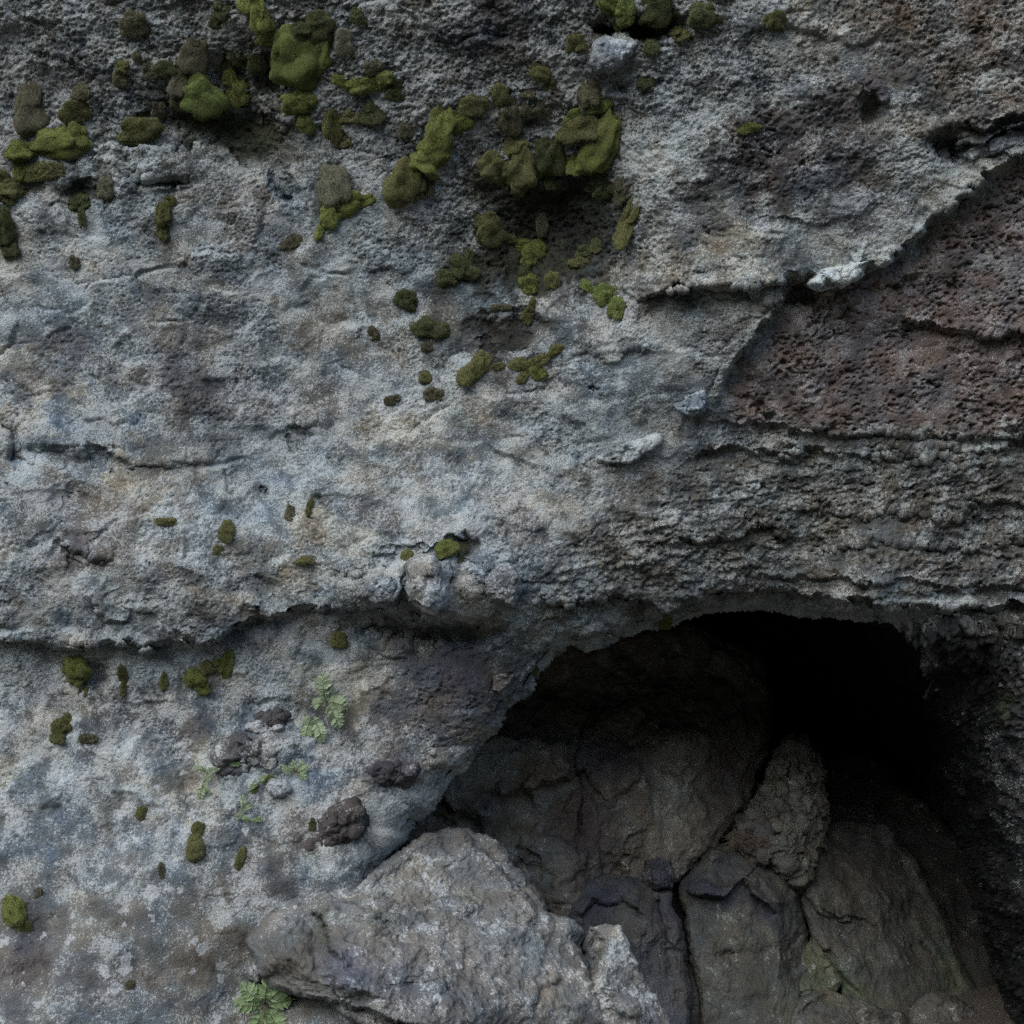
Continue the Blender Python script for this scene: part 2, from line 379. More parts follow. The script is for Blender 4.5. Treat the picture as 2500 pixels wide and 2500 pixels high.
BUMPS = [(1040,1425,58,75,0,-.10),(1060,1480,45,35,0,-.05),(1190,1450,60,70,0,-.06),(900,1430,110,50,0,-.05),(1520,72,75,22,8,.14),(1490,130,75,55,-15,-.02),
         (1110,1545,90,25,5,.09),(960,1530,110,30,5,.08),(1950,705,40,30,0,.12),(2130,250,30,40,0,.06),(1640,60,50,30,20,.05),
         (560,330,200,70,8,.05),(400,440,80,10,3,.03),(820,330,40,60,0,.03),(560,180,60,40,0,.04),(690,190,60,30,0,.05),(1330,560,120,120,0,.05),(1250,800,90,40,0,.05),
         (700,470,30,90,-30,.05),(200,480,60,30,0,.05),(60,470,60,50,0,.04),(1470,690,60,80,35,.03),(240,1640,30,40,0,.07),(1140,1340,30,30,0,.05),
         (180,1120,140,20,5,.04),(200,1270,90,90,0,.04),(2310,350,40,25,10,.10),(1870,570,60,40,0,-.03),(1700,380,170,80,-25,-.04),(100,2330,60,120,20,.03),(40,1080,20,60,0,.04),
         (1120,1660,140,100,0,-.04),(700,1800,90,50,0,-.05),(1000,1880,120,30,-10,-.03)]
rb = coarse(rbf(CTRL), (-150, -150), (2650, 2650), 160)
def cliff_depth(U, V, detail=True):
    Uc, Vc = np.clip(U, -150, 2650), np.clip(V, -150, 2650)
    Y = rb(Uc, Vc)
    far = np.maximum(np.maximum(-150-U, U-2650), np.maximum(-150-V, 0)); far = np.clip(far, 0, None)
    Y = Y+fbm2(U, V, 1/900., 3, 2)*np.clip(far/600, 0, 1)*.6
    Wu = U+9*fbm2(U, V, 1/70., 3, 5); Wv = V+9*fbm2(U, V, 1/70., 3, 8)
    _, _, h1 = worley2(U/52+.2*fbm2(U, V, 1/40., 2, 6), V/44, 5); _, _, h2 = worley2(U/21, V/17, 15)
    Wv = Wv+20*(RND[h1, 2]-.5)+9*(RND[h2, 3]-.5)
    Y = add_ledges(Y, Wu, Wv, LEDGES); Y = add_cracks(Y, Wu, Wv, CRACKS)
    for u, v, ru, rv, rot, a in BUMPS:
        m = (abs(U-u) < 3*max(ru, rv)) & (abs(V-v) < 3*max(ru, rv))
        if m.any(): Y[m] += a*blob(Wu[m], Wv[m], u, v, ru, rv, rot, 1.6)
    return Y, Wu, Wv
def axis(a, b, step, lo, hi, n):
    inner = np.arange(a, b+.1, step)
    g = np.linspace(0, 1, n+1)[1:]**2
    return np.concatenate([(a-g*(a-lo))[::-1], inner, b+g*(hi-b)])
STEP = 3.1
UA = axis(-100, 2600, STEP, -3000, 5500, 26); VA = axis(-100, 2560, STEP, -3200, 2950, 24)
U, V = np.meshgrid(UA, VA, indexing='ij')
Y, Wu, Wv = cliff_depth(U, V)
# distance to the cave rim, rim rolled inwards
hp = HOLE+[HOLE[0]]
hd, hs, ha = seg_dist(U, V, hp)
def inside(U, V, poly):
    r = np.zeros(U.shape, bool); n = len(poly); j = n-1
    for i in range(n):
        (xi, yi), (xj, yj) = poly[i], poly[j]
        if yi != yj: r ^= ((yi > V) != (yj > V)) & (U < (xj-xi)*(V-yi)/(yj-yi)+xi)
        j = i
    return r
jag = 7*fbm2(U, V, 1/26., 3, 21)
ins = inside(U+jag, V+jag[::-1, ::-1]*.8, HOLE)
hd = np.where(inside(U, V, HOLE), 0, hd)
e = 1-np.clip(hd/70, 0, 1)
rimw = sstep(2180, 2080, U)*sstep(1990, 1900, np.where(U > 1900, V, 0))
Y += rimw*.16*(1-np.sqrt(np.clip(1-e*e, 0, 1)))
X, YY, Z = place(U, V, Y)
co = np.stack([X, YY, Z], -1).reshape(-1, 3)
q = grid_quads(len(UA), len(VA), ~ins)
used, q = compact(co, q[:, ::-1]); vmap = np.where(used, np.cumsum(used)-1, -1).reshape(U.shape)
co = co[used]; u_, v_ = U.reshape(-1)[used], V.reshape(-1)[used]
wu, wv = Wu.reshape(-1)[used], Wv.reshape(-1)[used]
# ---- zones (weights of what the rock is, where)
def zone(lst, soft=1.0, warp=1.0):
    r = np.zeros(len(u_))
    a, b = u_+(wu-u_)*2.6*warp, v_+(wv-v_)*2.6*warp
    for u, v, ru, rv, rot, wt in lst: r = np.maximum(r, wt*blob(a, b, u, v, ru, rv, rot, soft))
    return r
def poly_zone(poly, soft=40, warp=1.5):
    a, b = u_+(wu-u_)*warp, v_+(wv-v_)*warp
    d, _, _ = seg_dist(a, b, poly+[poly[0]]); d = np.where(inside(a, b, poly), d, -d)
    return sstep(-soft, soft, d)
z_pitted = poly_zone([(1760,1030),(1780,960),(1900,780),(2010,700),(2230,620),(2340,520),(2500,400),(3200,300),(3200,1060),(2500,1050),(2200,1062)], 25)
z_strata = poly_zone([(1350,1440),(1500,1250),(1700,1120),(2000,1070),(3200,1070),(3200,1470),(2500,1470),(2000,1430),(1700,1460)], 90)
z_right = poly_zone([(1900,-200),(2150,150),(2280,330),(2500,300),(3500,300),(3500,-900),(1900,-900)], 110)
z_patch = zone([(1890,380,190,110,-25,1),(2040,330,120,150,10,.9),(1760,440,120,60,-20,.8),(1700,560,90,50,-20,.5)], 1.6)
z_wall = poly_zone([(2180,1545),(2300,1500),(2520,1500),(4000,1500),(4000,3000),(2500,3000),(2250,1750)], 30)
z_under = poly_zone([(1190,1560),(1290,1475),(1500,1470),(1700,1478),(1900,1445),(2100,1475),(2500,1480),(2500,1510),(1900,1520),(1650,1530),(1360,1610),(1230,1740),(1150,1780)], 20, .8)
z_top = sstep(520, 240, v_-330*np.exp(-((u_-1320)/330)**2)+120*fbm2(u_, v_, 1/330., 3, 31))*sstep(2200, 1700, u_)
z_mid = np.clip(1-np.maximum.reduce([z_pitted, z_strata, z_right, z_wall, z_patch, z_under]), 0, 1)
z_low = sstep(1900, 2250, v_+100*fbm2(u_, v_, 1/260., 2, 41))*(u_ < 1200)
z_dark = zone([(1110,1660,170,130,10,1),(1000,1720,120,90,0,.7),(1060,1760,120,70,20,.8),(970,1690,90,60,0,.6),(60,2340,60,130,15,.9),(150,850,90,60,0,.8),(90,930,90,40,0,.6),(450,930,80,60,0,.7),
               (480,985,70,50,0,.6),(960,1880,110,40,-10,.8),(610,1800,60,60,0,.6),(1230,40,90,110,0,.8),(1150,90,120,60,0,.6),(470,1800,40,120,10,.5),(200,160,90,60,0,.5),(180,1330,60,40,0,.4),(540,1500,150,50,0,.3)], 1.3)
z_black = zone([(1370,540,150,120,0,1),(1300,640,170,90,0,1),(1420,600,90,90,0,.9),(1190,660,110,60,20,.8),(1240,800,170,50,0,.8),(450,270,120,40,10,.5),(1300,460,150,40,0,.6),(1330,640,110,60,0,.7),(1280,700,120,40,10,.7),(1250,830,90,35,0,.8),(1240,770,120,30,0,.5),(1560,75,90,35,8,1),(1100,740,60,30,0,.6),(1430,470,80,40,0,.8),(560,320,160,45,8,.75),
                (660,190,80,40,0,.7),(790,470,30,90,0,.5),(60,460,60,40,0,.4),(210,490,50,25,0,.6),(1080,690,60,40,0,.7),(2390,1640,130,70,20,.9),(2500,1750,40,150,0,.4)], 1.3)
z_tan = zone([(450,700,130,220,10,.8),(560,620,120,120,0,.4),(250,1000,160,40,0,.5),(280,1180,120,130,10,.9),(150,1380,200,80,0,.9),(680,1380,150,50,0,.9),(420,1540,60,40,0,.7),(1250,1060,110,60,0,.6),
              (1560,560,120,90,0,.7),(1750,600,160,60,-15,.7),(1650,690,140,30,0,.7),(100,1460,160,40,0,.6),(930,1390,70,30,0,.5),(270,1900,80,90,0,.6),(60,2050,70,120,0,.6),(230,2150,50,70,0,.6),
              (380,2350,250,110,0,.35),(920,1980,90,80,-40,.6),(850,1780,120,60,0,.3),(330,420,170,50,0,.5),(560,460,140,30,10,.4),(2400,60,200,100,0,.5)], 1.2)
z_blue = zone([(380,1065,110,45,0,.9),(490,1050,70,50,0,.9),(110,1050,70,30,0,.6),(1140,1090,55,80,0,1),(970,1120,130,60,0,.7),(770,1135,50,50,0,.9),(660,1150,60,60,0,.7),(600,1240,80,60,-20,.8),
               (1480,930,90,80,0,.9),(1530,1000,90,40,0,.7),(1660,1000,60,40,-30,.9),(1500,1100,120,30,-20,.7),(1200,1420,70,70,0,.8),(1050,1480,60,40,0,.9),(180,1520,80,30,0,1),(560,1540,120,40,0,.7),
               (800,1480,120,50,0,.6),(560,1430,130,60,0,.5),(300,760,200,200,0,.3),(150,2000,180,160,20,.5),(130,2150,50,120,10,.8),(400,1800,60,130,10,.6),(450,2060,160,90,0,.4),(820,720,160,160,0,.3),
               (800,870,200,150,0,.3),(2400,350,110,30,-25,.9),(1770,50,60,60,0,.6),(760,20,60,25,0,.8),(180,60,70,40,0,.4),(1600,1440,120,25,5,.5)], 1.2)
z_pale = zone([(2010,690,50,16,-22,1),(2100,640,90,16,-25,1),(1600,400,70,60,0,.8),(1760,1075,30,18,0,1),(1900,1085,120,20,5,.6),(2350,1075,150,16,-3,.9),(1450,1430,160,30,0,.4),(2200,1455,300,14,2,.8),(1900,1500,90,9,5,1),(2000,1505,50,8,12,1),
               (2250,1560,60,12,40,.9),(1330,1640,70,8,-50,1),(1560,1545,120,10,-20,.7),(1640,870,60,50,0,.5),(870,620,60,120,20,.5),(2400,230,90,30,-25,.5),(1270,760,50,20,0,.9),(250,110,40,25,0,.6),(1500,1070,60,20,-10,.6),(1700,1240,150,40,-20,.4),(1850,1200,60,20,0,.6)], 1.2)
z_film = zone([(560,320,190,60,8,.9),(600,270,120,40,0,.6),(1300,480,200,60,0,.5),(1250,640,160,70,0,.45),(520,120,220,50,0,.3),(1500,60,120,60,0,.5),(780,520,60,60,0,.4),(90,430,70,40,0,.9),(660,185,90,40,0,.5),(1420,500,90,60,0,.4),(1400,640,60,40,0,.5),(200,500,40,50,0,.6),(2400,460,120,60,-20,.35),(1000,2060,60,30,-40,.4),(540,1930,60,40,0,.25),(1340,1660,70,12,-50,.6),(1980,880,600,400,0,.05),(2490,1720,25,30,0,.9)], 1.2)
z_spots = np.clip(sstep(1650, 1950, v_)*(.34+.6*zone([(480,2150,170,100,0,1),(420,2330,220,110,0,.9),(500,1950,130,80,0,.6),(150,2280,130,90,0,.4)], 1.2)), 0, 1)*(u_ < 1150)+.15*z_wall
# ---- albedo
def mixc(c, z, rgb): return c*(1-z[:, None])+np.array(rgb)*z[:, None]
col = np.tile(np.array([.205, .212, .214]), (len(u_), 1))
nz1 = fbm2(u_, v_, 1/190., 4, 51)
col *= (1+.25*nz1)[:, None]
streak = fbm2(u_/70.+.9*fbm2(u_, v_, 1/260., 2, 92), v_/260., 1, 4, 91, .65)*sstep(1550, 1700, v_)*sstep(2300, 2050, v_)*(u_ < 900)
col *= np.clip(1+.5*streak[:, None]*np.array([1.1, 1.0, .85]), .3, 1.6)
col = mixc(col, z_tan*.7, (.225, .198, .165))
col = mixc(col, z_blue*.85, (.125, .150, .178))
F1, F2, hid = worley2(u_/170+.35*fbm2(u_, v_, 1/90., 3, 3), v_/110+.35*fbm2(u_, v_, 1/90., 3, 4), 61)
pk = (sstep(.0, .06, F2-F1)*z_mid)[:, None]
tints = np.array([[1.28, 1.18, 1.02], [.80, .88, .96], [1.15, 1.16, 1.16], [.82, .78, .78], [1.0, 1.0, 1.0], [1.10, 1.02, .92], [.9, .95, .98], [1.0, .98, .95]])
col = col*(1+pk*(tints[hid % 8]-1)); crumb = .30+.95*sstep(.15, .85, RND[hid, 1]+.25*nz1)
col = mixc(col, z_top*.75, (.080, .079, .074))
col = mixc(col, z_right*.8, (.125, .096, .077))
col = mixc(col, z_pitted*.92, (.200, .156, .148))
col = mixc(col, z_strata*.85, (.115, .106, .092))
col = mixc(col, z_patch*.9, (.074, .062, .062))
col = mixc(col, z_under*.8, (.120, .128, .114))
col = mixc(col, z_wall*.95, (.016, .016, .016))  # cave shade painted onto the right wall so it merges with the black interior
col = mixc(col, z_wall*sstep(50, 190, (u_-2300)-(v_-1600)*.22)*.8, (.06, .06, .06))  # painted shade eases off away from the cave rim
col = mixc(col, z_low*.6, (.122, .119, .116))
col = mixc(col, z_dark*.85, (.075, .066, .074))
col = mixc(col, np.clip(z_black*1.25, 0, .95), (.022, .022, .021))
hdu = hd.reshape(-1)[used]; rimp = np.exp(-(hdu/13)**2)*((u_ > 1250) & (u_ < 2290) & (v_ < 1720))*sstep(-.2, .3, fbm2(u_, v_, 1/40., 2, 67))
z_pale = np.maximum(z_pale, .8*rimp)
d_, s_, a__ = seg_dist(u_, v_, [(1745,1005),(1770,930),(1830,825),(1900,738),(1960,690),(2100,652),(2200,602),(2290,515),(2400,430),(2500,365)])
z_pale = np.maximum(z_pale, .6*np.exp(-((d_-8)/12)**2)*(s_ > 0)*sstep(-.3, .3, fbm2(u_, v_, 1/50., 2, 68)))
col = mixc(col, z_pale*.8, (.34, .35, .33))
lichen = .47*z_mid+.03*z_top
lichen += -.22*z_low-.10*z_tan
lichen = lichen*(1-z_pitted)+.20*z_pitted
lichen = np.where(z_strata > 0, lichen*(1-z_strata)+.30*z_strata, lichen)
lichen = lichen*(1-z_under)+.44*z_under; lichen = lichen*(1-z_patch)+.20*z_patch; lichen = lichen*(1-z_right)+.24*z_right; lichen = lichen*(1-z_wall)+z_wall*np.clip(.02+zone([(2420,1720,110,26,42,.40),(2490,1850,70,40,55,.36),(2510,2080,30,140,-10,.34),(2490,1630,50,30,20,.34),(2440,1545,120,18,5,.3)], 1.2), 0, 1)
lichen = (lichen+(.25+.35*fbm2(u_, v_, 1/30., 2, 66))*np.exp(-hd.reshape(-1)[used]/26)*sstep(2300,2150,u_))*(1-.8*z_dark)*(1-.95*z_black)*(1-.35*z_blue)+.35*z_pale+.12*fbm2(u_, v_, 1/140., 4, 61)+.24*streak
# ---- relief
me = mesh_from('cliff', co, q)
N = normals(me); p = (co[:, 0], co[:, 1], co[:, 2])
inb = ((u_ > -140) & (u_ < 2640) & (v_ > -140) & (v_ < 2600))
F1, F2, hid, bx, by = worley2(u_/150+.13*fbm2(u_, v_, 1/60., 3, 3), v_/95+.13*fbm2(u_, v_, 1/60., 3, 4), 3, True)
facet = (RND[hid, 2]-.5)*.020+bx*(RND[hid, 3]-.5)*.05+by*(RND[hid, 1]-.5)*.05
facet *= sstep(0, .22, F2-F1)
facet -= .009*np.exp(-((F2-F1)/.03)**2)*(RND[hid, 0] > .6)*sstep(-.1, .5, fbm2(u_, v_, 1/110., 2, 12))
disp = facet*(.62*z_mid*(1-.7*z_low)+.25)*(1-z_pitted*.9)
disp += .022*fbm3(p, 3.2, 2, 1)+.007*fbm3(p, 11, 2, 2)
fine = fbm3(p, 38, 3, 3, .68)
disp += fine*(.0042*crumb*(1-.5*z_low)+.006*z_top+.006*z_strata+.004*z_right+.003*z_under)
# knobbly crust on the upper part
F1, F2, hid = worley2(u_/13., v_/13., 9)
knob = np.clip(.62-F1, 0, 1)*(RND[hid, 2] > .25)
disp += .013*knob*(z_top*.9+.16*z_mid*(1-z_low))*sstep(-.35, .4, nz1+.5*fbm2(u_, v_, 1/60., 2, 71))
# vesicles: three sizes, crowding in some places and missing in others
pw1 = fbm2(u_, v_, 1/24., 2, 14); pw2 = fbm2(u_, v_, 1/24., 2, 15); crowd = fbm2(u_, v_, 1/90., 3, 16)
def pits(cu_, cv_, s_, lo, sd):
    F1, F2, hid = worley2((u_+.3*v_)/cu_+.45*pw1, v_/cv_+.45*pw2, s_, jit=1.0)
    return sstep(.20+.38*RND[hid, 2], .06, F1)*(RND[hid, 3]+1.1*crowd > lo)*(.35+.9*RND[hid, 1])
pit = pits(13, 10, 40, .30, 1)+pits(21, 15, 77, .55, 2)*1.4+pits(42, 27, 90, .8, 3)*2.0
disp -= .012*pit*np.clip(z_pitted+.6*z_right+.75*z_patch+.8*z_strata+.5*z_dark+.10*z_mid*(1-z_low), 0, 1)
disp -= .0085*pits(9, 7, 130, .25, 4)*np.clip(.95*crumb*z_mid*(1-.6*z_low)+z_strata+z_top+z_right, 0, 1)
# layered rag in the strata, raking ribs on the wall right of the cave
rag = fbm3((p[0]*.35, p[1], p[2]*1.5), 7, 4, 5, .6, True)
disp += .010*rag*z_strata
ar = R(58); a = co[:, 0]*math.cos(ar)-co[:, 2]*math.sin(ar); b = co[:, 0]*math.sin(ar)+co[:, 2]*math.cos(ar)
disp += z_wall*(.035*fbm3((a*.4, p[1]*.12, b*1.7), 7, 4, 6, .6, True)+.02*fine)
disp -= z_black*.012*np.abs(fine)
co = co+N*disp[:, None]
col, lichen, z_spots = vary(p, col, lichen, z_spots)
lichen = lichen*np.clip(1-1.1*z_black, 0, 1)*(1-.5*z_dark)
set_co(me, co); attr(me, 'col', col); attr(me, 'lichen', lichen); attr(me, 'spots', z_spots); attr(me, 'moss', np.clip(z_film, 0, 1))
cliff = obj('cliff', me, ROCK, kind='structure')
cliff['label'] = 'grey volcanic cliff face with crusty lichen, ledges and pitted brown panel'
CN = normals(me)
def on_cliff(u, v):
    i = int(np.argmin(abs(UA-u))); j = int(np.argmin(abs(VA-v)))
    for r in range(40):
        for di, dj in ((0, 0), (-r, 0), (0, -r), (r, 0), (0, r)):
            k = vmap[min(max(i+di, 0), len(UA)-1), min(max(j+dj, 0), len(VA)-1)]
            if k >= 0: return Vector(co[k].tolist()), Vector(CN[k].tolist())
def set_layers(me, colv, lic=0., spots=0., moss=0.):
    n = len(me.vertices)
    attr(me, 'col', np.broadcast_to(np.asarray(colv, float), (n, 3))); attr(me, 'lichen', np.zeros(n)+lic); attr(me, 'spots', np.zeros(n)+spots); attr(me, 'moss', np.zeros(n)+moss)

# the body of rock behind the face (keeps the sky out of the cave from behind)
x0, x1, y0, y1, z0, z1 = -8.5, 8.5, -.2, 9, -2.2, 9.2
bc = [(x, y, z) for x in (x0, x1) for y in (y0, y1) for z in (z0, z1)]
me = mesh_from('rock_mass', bc, [(0,1,3,2),(4,6,7,5),(2,3,7,6),(1,5,7,3)])
set_layers(me, (.1, .1, .1)); obj('rock_mass', me, CAVE, cliff)

# ------------------------------------------------------------------ ground in front
g = np.concatenate([-np.geomspace(60, 4, 14), np.linspace(-3.6, 3.6, 60), np.geomspace(4, 60, 14)])
h = np.concatenate([-np.geomspace(80, 6, 16), np.linspace(-5.6, 3, 70)])
GX_, GY_ = np.meshgrid(g, h, indexing='ij'); n = fbm2(GX_, GY_, .6, 4, 3)
gz = -.55+.07*n+.02*fbm2(GX_, GY_, 5, 3, 5)
me = mesh_from('ground', np.stack([GX_, GY_, gz], -1).reshape(-1, 3), grid_quads(len(g), len(h)))
set_layers(me, (.10, .09, .075), .1)
obj('ground', me, CAVE, kind='structure')['label'] = 'dusty stony ground in front of the cliff'

# unseen slope added behind the camera to block low sky and darken the cave
a_ = np.linspace(-70, 70, 90); b_ = np.linspace(0, 1, 50)
HX, HB = np.meshgrid(a_, b_, indexing='ij')
HY = -9-26*HB+2.5*fbm2(HX, HB*20, .08, 3, 6); HZ = -.7+19*HB**1.1+2.2*fbm2(HX, HB*26, .12, 4, 9)*HB
me = mesh_from('sky_block_slope', np.stack([HX, HY, HZ], -1).reshape(-1, 3), grid_quads(len(a_), len(b_)))
set_layers(me, (.06, .065, .04), .05, 0, .6)
obj('sky_block_slope', me, CAVE, kind='structure')['label'] = 'added slope out of view behind the camera, blocking the low sky'

# ------------------------------------------------------------------ cave chamber
pts = np.array(hp, float); L = np.append(0, np.cumsum(np.hypot(*np.diff(pts, axis=0).T)))
NT_ = 420; s = np.linspace(0, L[-1], NT_, endpoint=False)
ou, ov = np.interp(s, L, pts[:, 0]), np.interp(s, L, pts[:, 1])
cu, cv = 1780, 2150
du, dv = ou-cu, ov-cv; dl = np.hypot(du, dv); ou2, ov2 = ou+du/dl*26, ov+dv/dl*26
ye, _, _ = cliff_depth(ou2, np.minimum(ov2, 2640)); ye = ye+.05
bx_, by_, bz_ = place(ou2, ov2, ye)
NR = 70; t = np.linspace(0, 1, NR)
dep = 5.8*t**1.5
cx, cz = .9, .75
rows = []
for k in range(NR):
    d = dep[k]; grow = 1+.10*math.sin(min(d/1.6, 1)*math.pi/2)-.98*max(0, (d-2.4)/3.4)**2
    rows.append(np.stack([cx+(bx_-cx)*grow, by_+d*(1-by_*.12), cz+(bz_-cz)*grow], -1))
cc = np.array(rows).reshape(-1, 3)
i, j = np.meshgrid(np.arange(NR-1), np.arange(NT_), indexing='ij')
qq = np.stack([i*NT_+j, i*NT_+(j+1) % NT_, (i+1)*NT_+(j+1) % NT_, (i+1)*NT_+j], -1).reshape(-1, 4)
me = mesh_from('cave_chamber', cc, qq); nn = normals(me); p3 = (cc[:, 0], cc[:, 1], cc[:, 2])
fade = np.repeat(np.clip(t*8, .1, 1), NT_)
set_co(me, cc+nn*((.07*fbm3(p3, 3, 4, 9)+.03*fbm3(p3, 9, 3, 8, .6, True))*fade)[:, None])
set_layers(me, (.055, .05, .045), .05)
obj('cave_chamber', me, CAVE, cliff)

# ------------------------------------------------------------------ boulders and slabs
def rock(name, outline, ctrl, mat, nth=300, nr=80, thick=.4, edge=.10, ew=.22, ledges=(), cracks=(), center=None, bumps=(),
         colf=None, base=(.17, .16, .155), lic=.2, spots=.2, moss=0., amp=(.02, .008, .004), facets=(0., 100), wob=.02, seed=1, tint=(), films=(), **kw):
    poly = np.array(outline, float); ctrl = [(a, b, z_+DY) for a, b, z_ in ctrl]
    c = np.array(center if center else poly.mean(0))
    th = np.linspace(0, 2*math.pi, nth, endpoint=False)
    rr = np.zeros(nth); n = len(poly)
    for k in range(n):
        a, b = poly[k]-c, poly[(k+1) % n]-c; e_ = b-a
        den = np.cos(th)*e_[1]-np.sin(th)*e_[0]; den = np.where(abs(den) < 1e-9, 1e-9, den)
        r_ = (a[0]*e_[1]-a[1]*e_[0])/den; sgm = (np.cos(th)*a[1]-np.sin(th)*a[0])/-den
        ok = (r_ > 0) & (sgm >= -1e-6) & (sgm <= 1+1e-6); rr = np.where(ok, np.maximum(rr, r_), rr)
    rr = np.where(rr == 0, np.roll(rr, 1), rr)
    rs = (np.roll(rr, 1)+rr+np.roll(rr, -1))/3
    rs = rs*(1+wob*fbm2(np.cos(th)*3+seed*3.3, np.sin(th)*3, 2, 4, seed))
    t = np.linspace(0, 1, nr)**.85; t[0] = .002
    T, TH = np.meshgrid(t, th, indexing='ij'); RRr = np.broadcast_to(rs, T.shape)
    Uf = c[0]+T*RRr*np.cos(TH); Vf = c[1]+T*RRr*np.sin(TH)
    f = rbf(ctrl, kw.get('soft', 40.))
    Pu = Uf+10*fbm2(Uf, Vf, 1/80., 3, seed+3); Pv = Vf+10*fbm2(Uf, Vf, 1/80., 3, seed+4)
    Yf = planes(ctrl, f, Pu, Pv, kw.get('crisp', .85))
    Wu_ = Uf+8*fbm2(Uf, Vf, 1/50., 3, seed+5); Wv_ = Vf+8*fbm2(Uf, Vf, 1/50., 3, seed+8)
    Yf = add_ledges(Yf, Wu_, Wv_, ledges); Yf = add_cracks(Yf, Wu_, Wv_, cracks)
    for u, v, ru, rv, rot, a in bumps: Yf += a*blob(Wu_, Wv_, u, v, ru, rv, rot, 1.6)
    ee = np.clip((T-(1-ew))/ew, 0, 1)
    Yf = Yf+edge*(1-np.sqrt(np.clip(1-ee*ee, 0, 1)))
    if facets[0]:
        F1, F2, hid, ax, ay = worley2(Wu_/facets[1], Wv_/facets[1], int(seed*7), True)
        Yf = Yf+facets[0]*((RND[hid, 2]-.6)+ax*(RND[hid, 3]-.5)*1.6+ay*(RND[hid, 1]-.5)*1.6)*(1-ee*.5)*sstep(0, .3, F2-F1)
    fr = np.stack(place(Uf, Vf, Yf), -1)
    nb = 14; tb = np.linspace(1, 0, nb+1)[1:]; tb[-1] = .002
    Tb, THb = np.meshgrid(tb, th, indexing='ij'); Ub = c[0]+Tb*rs*np.cos(THb); Vb = c[1]+Tb*rs*np.sin(THb)
    ye_ = Yf[-1][None, :]; yb = ye_+(np.mean(Yf[-1])-ye_)*(1-Tb)+thick*np.sqrt(1-Tb**2)
    bk = np.stack(place(Ub, Vb, yb), -1)
    allc = np.concatenate([fr, bk]).reshape(-1, 3); m = nr+nb
    i, j = np.meshgrid(np.arange(m-1), np.arange(nth), indexing='ij')
    qd = np.stack([i*nth+j, (i+1)*nth+j, (i+1)*nth+(j+1) % nth, i*nth+(j+1) % nth], -1).reshape(-1, 4)
    me = mesh_from(name, allc, qd)
    nn = normals(me)
    cen = nn[:nth*3, 1].mean()
    if cen > 0: me.flip_normals(); nn = normals(me)
    p = (allc[:, 0], allc[:, 1], allc[:, 2])
    d = amp[0]*fbm3(p, 4, 3, seed)+amp[1]*fbm3(p, 16, 3, seed+2, .6)+amp[2]*fbm3(p, 60, 2, seed+4, .6)
    rg = kw.get('rag', 0)
    if rg: d += rg*fbm3(p, 12, 4, seed+7, .6, True)
    allc = allc+nn*d[:, None]
    UU = np.concatenate([Wu_, Ub]).ravel(); VV = np.concatenate([Wv_, Vb]).ravel()
    colv = np.tile(np.array(base, float), (len(allc), 1))*(1+.22*fbm3(p, 5, 3, seed+1))[:, None]
    bare = np.zeros(len(allc))
    for u, v, ru, rv, rot, rgb in tint:
        bz = blob(UU, VV, u, v, ru, rv, rot, 1.4); colv = mixc(colv, .85*bz, rgb)
        if sum(rgb) < .36: bare = np.maximum(bare, bz)
    mz = np.zeros(len(allc))+moss
    for u, v, ru, rv, rot, a in films: mz = np.maximum(mz, a*blob(UU, VV, u, v, ru, rv, rot, 1.4))
    o0 = Vector(((allc[:, 0].min()+allc[:, 0].max())/2, (allc[:, 1].min()+allc[:, 1].max())/2, allc[:, 2].min()))
    if kw.get('parent'): o0 = Vector((0, 0, 0))
    set_co(me, allc-np.array(o0))
    colv, lv, sv = vary(p, colv, lic+.1*fbm3(p, 4, 2, seed+9), spots+.25*fbm3(p, 3, 2, seed+12), .7); lv = lv*(1-.85*bare); sv = sv*(1-.8*bare)
    attr(me, 'col', colv); attr(me, 'lichen', lv); attr(me, 'spots', sv); attr(me, 'moss', np.clip(mz, 0, 1))
    return obj(name, me, mat, kw.get('parent'), kw.get('label'), kw.get('cat'), kw.get('group'), None, o0)

DY = .5     # how far the cave's contents stand back from the face
